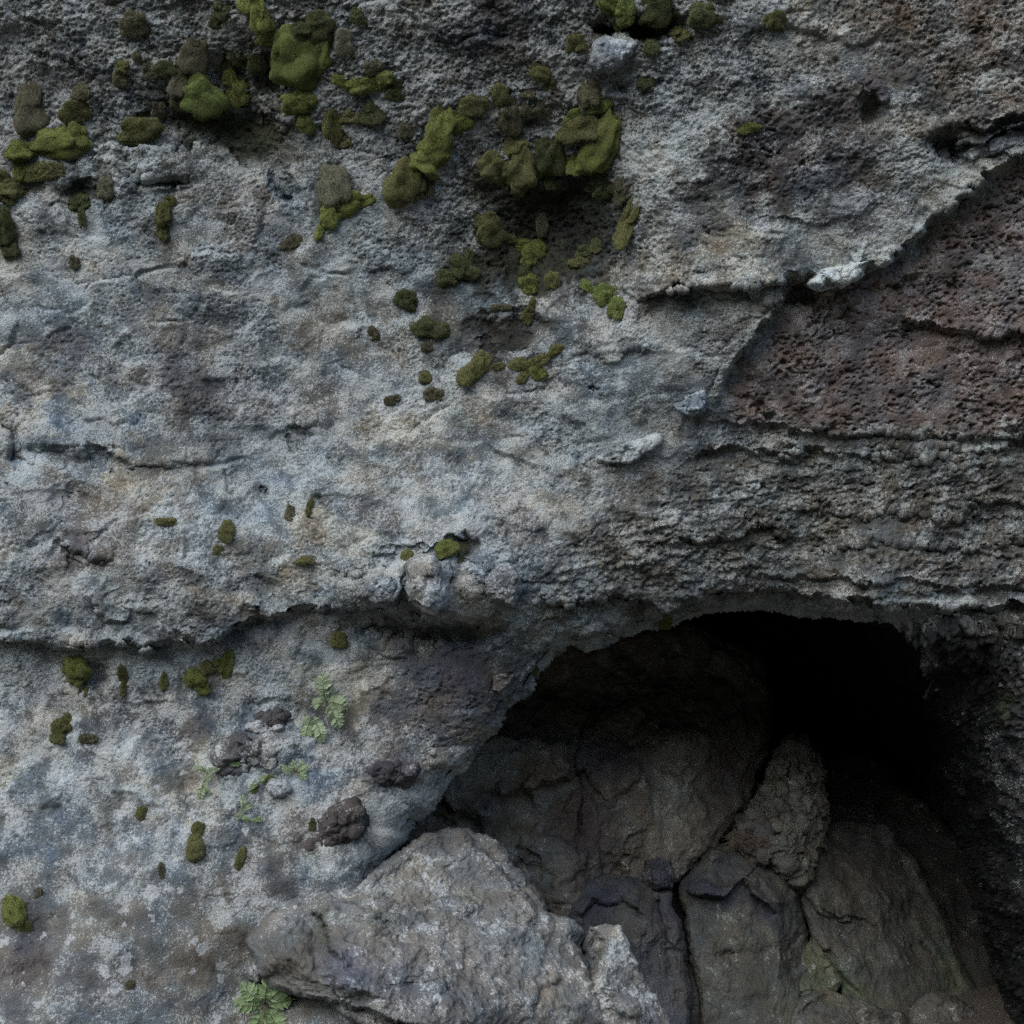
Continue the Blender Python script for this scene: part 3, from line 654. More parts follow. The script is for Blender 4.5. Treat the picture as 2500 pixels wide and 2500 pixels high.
# brown back wall of the cave, left
rock('cave_wall', [(900,2000),(930,1850),(1050,1720),(1200,1600),(1400,1520),(1700,1520),(1860,1600),(1890,1720),(1872,1850),(1810,1980),(1740,2080),(1620,2190),(1480,2260),(1330,2300),(1150,2200),(1000,2120)],
     [(1000,2050,.45),(1100,1880,.50),(1180,2000,.58),(1300,2100,.62),(1300,1900,.80),(1350,1700,1.2),(1250,1650,1.1),(1500,2000,.92),(1600,1900,1.10),(1700,2050,1.05),(1850,1900,1.5),(1800,1750,1.7),(1600,1650,1.7),(1900,1650,2.1),(1480,2200,.75),(1350,1820,.9)],
     CAVE, 420, 150, .5, .15, .1, center=(1450, 1920), base=(.190, .162, .134), lic=.10, spots=.0, seed=2, parent=cliff, soft=60.,
     ledges=[([(1210,1945),(1300,1930),(1380,1900),(1440,1870)], .05, 50, .09, 60), ([(1100,1800),(1200,1795),(1310,1800),(1370,1830)], -.02, 30, -.08, 80)],
     cracks=[([(1440,1700),(1400,1850),(1420,1950),(1410,2050),(1415,2120)], .05, 5), ([(1620,1870),(1660,1900),(1700,1860)], .03, 5), ([(1850,1850),(1900,1800)], .05, 8), ([(1500,2150),(1540,2050),(1600,2010)], .04, 6), ([(1300,2180),(1310,2100),(1260,2060)], .05, 8)],
     bumps=[(1260,1880,110,60,-10,-.06),(1640,1850,60,100,10,-.05),(1540,2060,50,50,0,-.06),(1250,2080,60,50,20,-.06),(1380,2190,40,70,0,-.06)],
     facets=(.08, 130), amp=(.03, .012, .004),
     tint=[(1660,1920,70,120,15,(.30,.29,.25)),(1190,1860,110,60,-10,(.26,.25,.21)),(1310,1890,60,40,0,(.22,.15,.09)),(1330,1960,90,16,-30,(.27,.27,.25)),(1500,1980,60,50,0,(.20,.17,.14)),(1420,2040,80,110,0,(.095,.07,.07)),(1480,1860,80,50,0,(.09,.075,.085)),(1770,1900,50,120,0,(.11,.09,.09)),(1300,1750,120,60,0,(.08,.068,.06)),(1330,2110,60,60,0,(.15,.16,.15))],
     films=[(1200,2010,120,16,10,.7),(1250,2040,60,20,30,.5)])
# floor under the slabs
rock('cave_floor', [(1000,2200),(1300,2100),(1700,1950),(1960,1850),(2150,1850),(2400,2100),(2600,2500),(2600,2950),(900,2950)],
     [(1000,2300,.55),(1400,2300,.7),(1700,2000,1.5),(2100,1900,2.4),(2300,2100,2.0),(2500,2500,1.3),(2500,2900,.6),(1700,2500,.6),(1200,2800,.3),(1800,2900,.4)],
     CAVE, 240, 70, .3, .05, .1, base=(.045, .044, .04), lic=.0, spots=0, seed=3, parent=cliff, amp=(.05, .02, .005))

DY = 0.
rock('boulder', [(608,2300),(622,2268),(650,2236),(720,2196),(800,2172),(870,2150),(955,2098),(1035,2038),(1085,2018),(1150,2026),(1215,2062),(1262,2122),(1300,2165),(1340,2232),(1395,2248),(1422,2272),(1408,2305),(1425,2350),(1500,2500),(1540,2700),(1400,2800),(1000,2740),(920,2540),(872,2490),(825,2462),(780,2440),(720,2425),(655,2405),(622,2355)],
     [(620,2290,-.24),(690,2225,-.18),(640,2370,-.32),(690,2270,-.30),(710,2340,-.40),(720,2410,-.36),(770,2300,-.33),(800,2200,-.14),(780,2400,-.44),(900,2180,-.06),(1050,2060,.16),(1150,2060,.22),(880,2260,-.34),(830,2290,-.42),(1000,2200,-.08),(1150,2180,.05),(1250,2150,.16),
      (840,2400,-.58),(950,2450,-.62),(1000,2330,-.42),(1200,2300,-.24),(1330,2260,-.02),(1400,2290,.02),(1250,2450,-.42),(1400,2450,-.28),(1100,2500,-.62),(1200,2700,-.55),(1450,2600,-.25)],
     BOULDER, 620, 190, .9, .10, .06, center=(1060, 2320), crisp=1.0, base=(.155, .151, .147), lic=.16, spots=.34, seed=5, soft=35.,
     ledges=[([(760,2205),(795,2260),(803,2300),(826,2350),(812,2410),(835,2470)], .06, 90, .035, 30), ([(800,2440),(850,2452),(920,2475),(1000,2500),(1100,2520)], .05, 50, .10, 40), ([(1110,2025),(1170,2070),(1215,2120),(1260,2180),(1330,2240)], -.03, 30, -.05, 60),
             ([(800,2180),(900,2230),(1020,2225),(1130,2180)], -.01, 30, -.03, 40)],
     cracks=[ ([(830,2245),(870,2240),(960,2260)], .03, 8), ([(1300,2480),(1320,2420),(1380,2390)], .03, 8), ([(1100,2400),(1060,2470),(1080,2500)],.03,8)],
     bumps=[(1140,2215,28,22,10,-.06),(1080,2460,50,40,0,-.03),(1390,2255,30,24,0,-.05)],
     facets=(.02, 140), amp=(.009, .008, .005), rag=.004,
     tint=[(690,2340,110,80,0,(.098,.096,.090)),(800,2330,22,90,-5,(.06,.058,.055)),(860,2370,80,45,20,(.12,.125,.165)),(700,2330,60,60,0,(.11,.105,.095)),(1250,2110,50,90,-40,(.15,.145,.135)),(1000,2160,120,40,-10,(.22,.20,.175)),(1000,2420,140,50,20,(.13,.125,.13)),(1100,2330,150,50,10,(.185,.17,.16)),(1250,2330,130,60,30,(.19,.195,.20)),(1350,2450,100,80,0,(.20,.185,.165))],
     films=[(1160,2195,60,14,25,.8),(980,2240,80,20,5,.3),(790,2250,25,60,0,.5),(1200,2030,90,10,25,.5),(890,2250,60,14,0,.4)],
     label='large pale grey boulder with white lichen flecks at the foot of the cliff', cat='boulder')
rock('rubble_stone', [(600,2372),(618,2348),(640,2352),(648,2378),(632,2400),(608,2395)], [(610,2370,-.22),(630,2375,-.28),(640,2390,-.24)], BOULDER, 60, 20, .1, .05, .6,
     base=(.13,.125,.12), lic=.3, seed=8, amp=(.012,.006,.003), label='fist-sized grey stone at the left foot of the large boulder', cat='stone', group='loose stones')
rock('rubble_stone', [(622,2405),(650,2390),(690,2400),(700,2430),(680,2460),(640,2450)], [(640,2420,-.22),(680,2430,-.25)], BOULDER, 60, 20, .1, .05, .6,
     base=(.11,.105,.095), lic=.2, seed=9, amp=(.014,.006,.003), label='dark rough stone tucked below the large boulder above the leafy fern', cat='stone', group='loose stones')
rock('boulder', [(1412,2345),(1424,2290),(1440,2268),(1480,2258),(1512,2262),(1530,2285),(1555,2335),(1580,2400),(1615,2455),(1650,2510),(1720,2700),(1480,2760),(1430,2500)],
     [(1425,2330,.12),(1440,2290,.10),(1440,2360,.02),(1470,2275,.02),(1500,2290,-.05),(1480,2400,-.22),(1540,2380,-.10),(1560,2480,-.26),(1620,2500,-.12),(1550,2650,-.32)],
     BOULDER, 260, 90, .5, .09, .1, crisp=1.0, center=(1510, 2430), base=(.165, .16, .155), lic=.30, spots=.35, seed=6, facets=(.03, 70), amp=(.016, .010, .0035),
     cracks=[([(1440,2270),(1455,2300),(1450,2370)], .06, 10)], tint=[(1430,2310,22,60,0,(.09,.085,.09)),(1520,2280,30,16,0,(.27,.25,.22))],
     label='small pale lichen-whitened boulder leaning against the right end of the large boulder', cat='boulder')
DY = .5
rock('rock_slab', [(1355,2235),(1385,2190),(1440,2150),(1500,2130),(1545,2140),(1580,2160),(1640,2175),(1660,2250),(1675,2340),(1690,2420),(1680,2520),(1660,2750),(1500,2700),(1400,2400)],
     [(1380,2230,.62),(1450,2170,.68),(1520,2150,.72),(1620,2190,.72),(1450,2300,.52),(1560,2280,.50),(1640,2300,.60),(1650,2450,.45),(1550,2450,.36),(1600,2650,.2),(1450,2600,.3)],
     BOULDER, 300, 100, .6, .14, .14, center=(1530, 2360), base=(.092, .090, .090), lic=.0, spots=.0, seed=12, facets=(.05, 90), soft=30.,
     ledges=[([(1410,2240),(1450,2195),(1500,2205),(1520,2190),(1580,2240)], .05, 26, .04, 40)], cracks=[([(1600,2180),(1620,2260),(1650,2380)], .05, 10)],
     tint=[(1470,2190,70,36,-20,(.055,.055,.078)),(1630,2230,40,50,0,(.06,.058,.072)),(1590,2460,70,120,0,(.115,.11,.118))],
     label='dark slab with a curled ridge just inside the cave behind the small pale boulder', cat='boulder')
rock('boulder', [(1560,2130),(1572,2098),(1610,2088),(1642,2100),(1652,2140),(1644,2172),(1600,2176),(1566,2160)],
     [(1575,2120,.82),(1610,2105,.84),(1605,2140,.72),(1640,2150,.78)], BOULDER, 140, 40, .2, .08, .5, base=(.085,.082,.095), lic=.03, spots=0, seed=14, facets=(.02, 40), amp=(.02, .01, .004),
     label='head-sized blackish round stone wedged above the dark curled slab', cat='boulder')
rock('rock_slab', [(1655,2170),(1700,2110),(1740,2065),(1800,2050),(1880,2055),(1940,2090),(1960,2180),(1975,2270),(1985,2350),(1960,2420),(1960,2520),(1940,2760),(1720,2720),(1700,2400),(1670,2260)],
     [(1670,2180,.80),(1740,2090,1.0),(1850,2080,1.1),(1930,2120,1.15),(1720,2170,.72),(1800,2180,.78),(1900,2200,.90),(1960,2280,1.0),(1700,2260,.70),(1800,2260,.72),(1900,2300,.76),(1960,2380,.85),(1750,2400,.58),(1900,2430,.62),(1720,2500,.55),(1850,2600,.4)],
     BOULDER, 340, 110, .6, .16, .12, center=(1820, 2310), base=(.098, .097, .087), lic=.0, spots=.0, seed=15, facets=(.025, 110), soft=26., amp=(.016, .007, .003),
     ledges=[([(1660,2170),(1720,2185),(1770,2190),(1800,2165),(1815,2150),(1850,2190),(1890,2230),(1900,2240)], .09, 30, .05, 50), ([(1850,2140),(1890,2200),(1910,2215)], .02, 30, .03, 20)],
     cracks=[([(1960,2120),(1955,2200),(1970,2270)], .05, 8), ([(1930,2380),(1925,2330),(1955,2270)], .04, 5)],
     bumps=[(1740,2085,35,22,0,-.08),(1770,2330,20,12,0,.03),(1775,2340,30,20,0,.02)],
     tint=[(1730,2172,90,26,10,(.055,.056,.078)),(1860,2215,70,24,50,(.055,.056,.078)),(1770,2335,22,13,10,(.09,.08,.07)),(1828,2305,15,9,0,(.085,.08,.075)),(1890,2250,10,8,0,(.08,.08,.085)),(1750,2270,8,6,0,(.08,.08,.08)),(1790,2115,60,30,0,(.105,.098,.10)),(1690,2300,26,120,10,(.10,.098,.10)),(1950,2490,40,50,0,(.13,.145,.10))],
     label='tall leaning tan slab with a dark wavy ridge across its top, middle of the cave floor', cat='boulder')
rock('rock_sliver', [(1672,2300),(1690,2290),(1720,2380),(1745,2480),(1760,2600),(1690,2600),(1668,2450)], [(1685,2320,.80),(1700,2450,.68),(1720,2560,.6)], BOULDER, 120, 40, .2, .05, .4,
     base=(.10,.098,.088), lic=.05, spots=0, seed=16, amp=(.02,.012,.004), rag=.012, label='narrow rough sliver of rock wedged in the cleft left of the tall tan slab', cat='stone')
rock('rock_spire', [(1790,2070),(1815,2010),(1850,1985),(1865,1930),(1900,1860),(1925,1815),(1960,1800),(1985,1830),(2000,1900),(2010,1980),(2000,2040),(1975,2110),(1950,2150),(1930,2140),(1880,2100)],
     [(1810,2060,1.02),(1860,1990,1.12),(1900,2060,.98),(1900,1920,1.25),(1950,1830,1.6),(1940,1950,1.15),(1990,1950,1.35),(1985,2040,1.25),(1940,2100,1.0)],
     BOULDER, 260, 90, .5, .16, .22, center=(1920, 2000), base=(.165, .155, .132), lic=.0, spots=0, seed=18, facets=(.06, 55), amp=(.03, .016, .005), rag=.026, soft=30.,
     cracks=[([(1840,2000),(1880,2010),(1870,2050)], .05, 8), ([(1900,1970),(1930,1985),(1950,1975)], .07, 12), ([(1930,1860),(1925,1920),(1900,1950)], .04, 6)],
     bumps=[(1915,1975,30,14,10,-.07),(1870,1940,20,20,0,-.04)], tint=[(1915,1985,30,20,0,(.08,.08,.085)),(1890,1910,25,20,0,(.11,.125,.09)),(1850,2050,40,40,0,(.10,.085,.085))],
     label='jagged upright rock spire fading into the dark at the back of the cave', cat='rock')
rock('rock_slab', [(1960,2150),(1980,2080),(2000,2010),(2080,2000),(2160,2010),(2230,2080),(2280,2180),(2330,2300),(2380,2420),(2400,2520),(2440,2760),(2150,2700),(2050,2420),(1985,2290),(1950,2200)],
     [(1975,2150,1.15),(2010,2030,1.5),(2100,2020,1.75),(2200,2080,1.8),(2030,2150,1.2),(2130,2180,1.35),(2260,2220,1.6),(2050,2270,1.05),(2150,2300,1.15),(2300,2330,1.4),(2080,2380,.95),(2250,2420,1.1),(2380,2480,1.25),(2150,2550,.8),(2350,2650,.9)],
     BOULDER, 300, 100, .5, .14, .10, center=(2150, 2300), base=(.092, .090, .080), lic=.0, spots=.0, seed=20, facets=(.02, 120), amp=(.025, .007, .003),
     ledges=[([(1960,2180),(2000,2225),(2030,2240),(2090,2260)], .03, 30, .05, 20)],
     cracks=[([(2000,2210),(2040,2240),(2080,2245),(2120,2250),(2150,2258)], .05, 4), ([(2250,2300),(2270,2330)], .04, 5), ([(1980,2290),(2020,2330),(2060,2390),(2100,2440)], .05, 10)],
     tint=[(2040,2400,90,40,30,(.125,.145,.085)),(2330,2400,30,100,-25,(.09,.105,.075)),(2080,2150,70,60,0,(.12,.10,.085))],
     label='broad smooth dark slab sloping up to the right in the cave, with a thin crack', cat='boulder')
rock('rock_wedge', [(1935,2420),(1955,2310),(1985,2270),(2010,2310),(2040,2360),(2060,2400),(2030,2430),(1990,2440),(1945,2450)], [(1960,2400,.82),(1985,2290,.98),(2030,2380,.88),(1990,2430,.74)], BOULDER, 140, 50, .25, .06, .3,
     base=(.125,.13,.09), lic=.03, spots=0, seed=22, amp=(.02,.01,.004), facets=(.04, 45), label='small greenish wedge of rock between the tan slab and the cracked dark slab', cat='stone')
rock('boulder', [(1900,2520),(1940,2440),(2010,2410),(2080,2430),(2150,2460),(2200,2470),(2215,2500),(2200,2700),(1950,2700)],
     [(1940,2480,.58),(2020,2440,.70),(2120,2470,.72),(2190,2490,.78),(2050,2560,.5)], BOULDER, 180, 60, .4, .1, .2, base=(.095,.092,.082), lic=.05, spots=0, seed=23, facets=(.04, 80), amp=(.02,.01,.004),
     films=[(2000,2430,60,14,20,.4)], label='low dark mound of rock at the bottom edge between the slabs', cat='boulder')
rock('boulder', [(2205,2520),(2230,2460),(2255,2430),(2310,2425),(2370,2450),(2420,2490),(2460,2560),(2420,2700),(2240,2700)],
     [(2230,2500,.85),(2270,2450,.92),(2350,2460,.98),(2420,2530,1.0),(2320,2560,.7)], BOULDER, 180, 60, .4, .1, .2, base=(.098,.092,.085), lic=.04, spots=0, seed=24, facets=(.05, 70), amp=(.025,.01,.004),
     label='rounded dark boulder in the bottom right corner of the cave floor', cat='boulder')

DY = 0.
# stones bedded in the cliff
def bedded(outline, out, base, seed, lic=.2, **k):
    c = np.array(outline, float).mean(0); p_, n_ = on_cliff(*c)
    y = p_.y
    ct = []
    for (u, v) in outline:
        q_, _ = on_cliff(u, v); ct.append((u, v, min(q_.y, y+.08)+.01))
    ct.append((c[0], c[1], y-out))
    for (u, v) in outline: ct.append((u*.78+c[0]*.22, v*.78+c[1]*.22, y-out*.92))
    rock('bedded_stone', outline, ct, k.pop('mat', BOULDER), 110, 34, .15, .03, .25, base=base, lic=lic, seed=seed, parent=cliff, amp=k.pop('amp', (.014, .008, .004)), facets=k.pop('facets', (.02, 40)), **k)
bedded([(1432,150),(1445,105),(1480,88),(1530,86),(1560,105),(1552,130),(1520,160),(1490,180),(1450,182)], .06, (.19,.20,.215), 57, .34, spots=.2)
bedded([(735,2082),(755,2050),(790,1990),(830,1965),(870,1958),(890,1985),(885,2025),(850,2050),(800,2070)], .025, (.068,.06,.06), 32, .05, rag=.014, spots=.05)
bedded([(596,1780),(610,1762),(622,1755),(655,1770),(695,1772),(690,1790),(660,1792),(640,1800)], .025, (.15,.145,.16), 33, .4, spots=0)
bedded([(620,1750),(650,1735),(700,1745),(702,1765),(670,1772),(630,1768)], .025, (.07,.066,.07), 34, .05, rag=.01)
bedded([(650,1925),(668,1905),(700,1912),(715,1930),(700,1940),(665,1935)], .05, (.17,.175,.18), 35, .5)
bedded([(515,1850),(530,1815),(590,1800),(640,1820),(650,1860),(610,1885),(545,1885)], .015, (.085,.08,.08), 36, .15, rag=.012)
bedded([(895,1880),(930,1868),(990,1862),(1020,1875),(990,1905),(930,1910)], .015, (.062,.056,.066), 37, .05, rag=.012)
bedded([(1200,1650),(1230,1640),(1260,1640),(1250,1665),(1215,1700),(1195,1690)], .04, (.16,.135,.12), 38, .2)
bedded([(995,1370),(1020,1355),(1060,1352),(1085,1372),(1090,1410),(1105,1440),(1098,1480),(1060,1505),(1030,1500),(1000,1475),(985,1430)], .15, (.20,.195,.185), 39, .34, spots=.1,
       tint=[(1065,1455,40,40,0,(.15,.175,.21)),(1040,1500,60,12,0,(.4,.4,.4))])
bedded([(860,1465),(880,1430),(920,1410),(960,1412),(990,1395),(985,1440),(965,1475),(910,1478)], .06, (.15,.165,.185), 40, .34)
bedded([(1185,1420),(1210,1380),(1250,1362),(1272,1385),(1268,1440),(1255,1490),(1225,1478),(1195,1470)], .05, (.155,.165,.18), 41, .34)
bedded([(2100,215),(2108,188),(2130,182),(2165,200),(2172,240),(2160,258),(2130,235)], .07, (.10,.088,.095), 42, .02)
bedded([(1640,990),(1680,960),(1725,945),(1730,980),(1715,1010),(1670,1020)], .05, (.16,.185,.21), 43, .3)
bedded([(2290,340),(2310,310),(2330,300),(2325,360),(2300,400),(2270,420),(2262,400)], .03, (.14,.15,.155), 44, .2)
bedded([(2340,380),(2400,345),(2470,320),(2510,320),(2510,345),(2420,380),(2350,402)], .05, (.15,.155,.16), 45, .25)
bedded([(1960,694),(1990,670),(2060,650),(2130,632),(2185,615),(2190,635),(2120,672),(2040,700),(1990,712)], .07, (.33,.34,.33), 46, .6)
bedded([(1500,1090),(1560,1070),(1630,1060),(1600,1090),(1540,1130),(1470,1140),(1440,1130)], .03, (.20,.215,.225), 47, .4)

# ------------------------------------------------------------------ moss cushions
def lobe_mesh(lobes, seed):
    vs, qs = [], []; off = 0
    for k, lb in enumerate(lobes):
        u, v, ru, rv = lb[:4]; rot = lb[4] if len(lb) > 4 else 0; fl = lb[5] if len(lb) > 5 else (.58 if min(ru, rv) > 16 else .42)
        ctr, nrm = on_cliff(u, v)
        n1, n2 = (16, 10) if max(ru, rv) < 13 else (28, 18) if max(ru, rv) < 24 else (56, 34)
        a = np.linspace(0, 2*math.pi, n1, endpoint=False); b = np.linspace(.02, math.pi-.02, n2)
        B, A = np.meshgrid(b, a, indexing='ij')
        sq = 1/(abs(np.cos(A))**2.6+abs(np.sin(A))**2.6)**(1/2.6)
        x = np.sin(B)*np.cos(A)*sq; z = np.sin(B)*np.sin(A)*sq; y = -np.sign(np.cos(B))*abs(np.cos(B))**.8
        q_ = (x+seed*1.7+k, y+seed*.9, z-seed*2.3)
        rr = 1+.42*gn3(q_[0]*1.2, q_[1]*1.2, q_[2]*1.2)+.10*gn3(q_[0]*2.3, q_[1]*2.3+9, q_[2]*2.3)+.03*fbm3(q_, 6, 2, 3)
        low = 1-.22*z*sstep(-.2, 1, -z)                   # hangs: fuller at the bottom
        tap = 1-.18*z                                      # narrower above
        X = x*rr*ru/625*tap*1.12; Zc = z*rr*rv/625*1.1; D = min(ru, rv)/625*fl
        Yl = y*rr*D*low
        cr, sr = math.cos(R(-rot)), math.sin(R(-rot))
        X, Zc = X*cr-Zc*sr, X*sr+Zc*cr
        # lie against the local slope of the rock
        ny = min(nrm.y, -.45); sx, sz = -nrm.x/ny, -nrm.z/ny
        sx = max(-.8, min(.8, sx)); sz = max(-.8, min(.8, sz))
        Yl = Yl+.55*(X*sx+Zc*sz)-D*.45
        s_ = (CAM_D+ctr.y)/CAM_D
        co_ = np.stack([ctr.x+X*s_, ctr.y+Yl, ctr.z+Zc*s_], -1).reshape(-1, 3)
        co_ += .0007*rng.normal(size=co_.shape)
        vs.append(co_)
        i, j = np.meshgrid(np.arange(n2-1), np.arange(n1), indexing='ij')
        qs.append(np.stack([i*n1+j, i*n1+(j+1) % n1, (i+1)*n1+(j+1) % n1, (i+1)*n1+j], -1).reshape(-1, 4)+off); off += len(co_)
    return np.concatenate(vs), np.concatenate(qs)
MG = 'moss cushions growing on the cliff'
def moss(lobes, kind, label, name='moss_cushion'):
    moss.k += 1
    more = []
    for lb in lobes:
        u, v, ru, rv = lb[:4]; rr_ = min(ru, rv); n_ = 3
        for _ in range(n_):
            a_ = random.uniform(0, 6.283); c_, s_ = math.cos(a_)*ru*.72, math.sin(a_)*rv*.72; ro = R(lb[4] if len(lb) > 4 else 0)
            f_ = random.uniform(.24, .46)
            more.append((u+c_*math.cos(ro)-s_*math.sin(ro), v+c_*math.sin(ro)+s_*math.cos(ro), ru*f_+2, rv*f_+3, lb[4] if len(lb) > 4 else 0, .6))
    vs, qs = lobe_mesh(list(lobes)+more, moss.k)
    o0 = Vector((float(vs[:, 0].mean()), float(vs[:, 1].max()), float(vs[:, 2].min())))
    me = mesh_from(name, vs-np.array(o0), qs)
    nn = normals(me)
    cen = vs.mean(0)
    if ((vs-cen)*nn).sum() < 0: nn = -nn; qs = qs[:, ::-1]
    # shoots
    c4 = vs[qs]; ar_ = .5*np.linalg.norm(np.cross(c4[:, 2]-c4[:, 0], c4[:, 3]-c4[:, 1]), axis=1)
    ar_ = np.where(nn[qs].mean(1)[:, 1] < .3, ar_, 0)
    nsh = int(min(4000, ar_.sum()/9e-6)); pick = rng.choice(len(qs), nsh, p=ar_/ar_.sum()); w4 = rng.dirichlet((1, 1, 1, 1), nsh)
    b0 = (c4[pick]*w4[:, :, None]).sum(1); n0 = (nn[qs[pick]]*w4[:, :, None]).sum(1)
    n0 = n0/np.linalg.norm(n0, axis=1)[:, None]+.45*rng.normal(size=b0.shape); ln = rng.uniform(.002, .0055, (nsh, 1))
    sd = np.cross(n0, rng.normal(size=b0.shape)); sd = sd/np.linalg.norm(sd, axis=1)[:, None]*.0007
    tip = b0+n0*ln
    sv = np.stack([b0-sd, b0+sd, tip+sd*.4, tip-sd*.4], 1).reshape(-1, 3)
    o0n = np.array(o0)
    me = mesh_from(name, np.concatenate([vs, sv])-o0n, np.concatenate([qs, np.arange(nsh*4).reshape(-1, 4)+len(vs)]))
    return obj(name, me, MOSS[kind], None, label, 'moss', MG, None, o0)
moss.k = 0
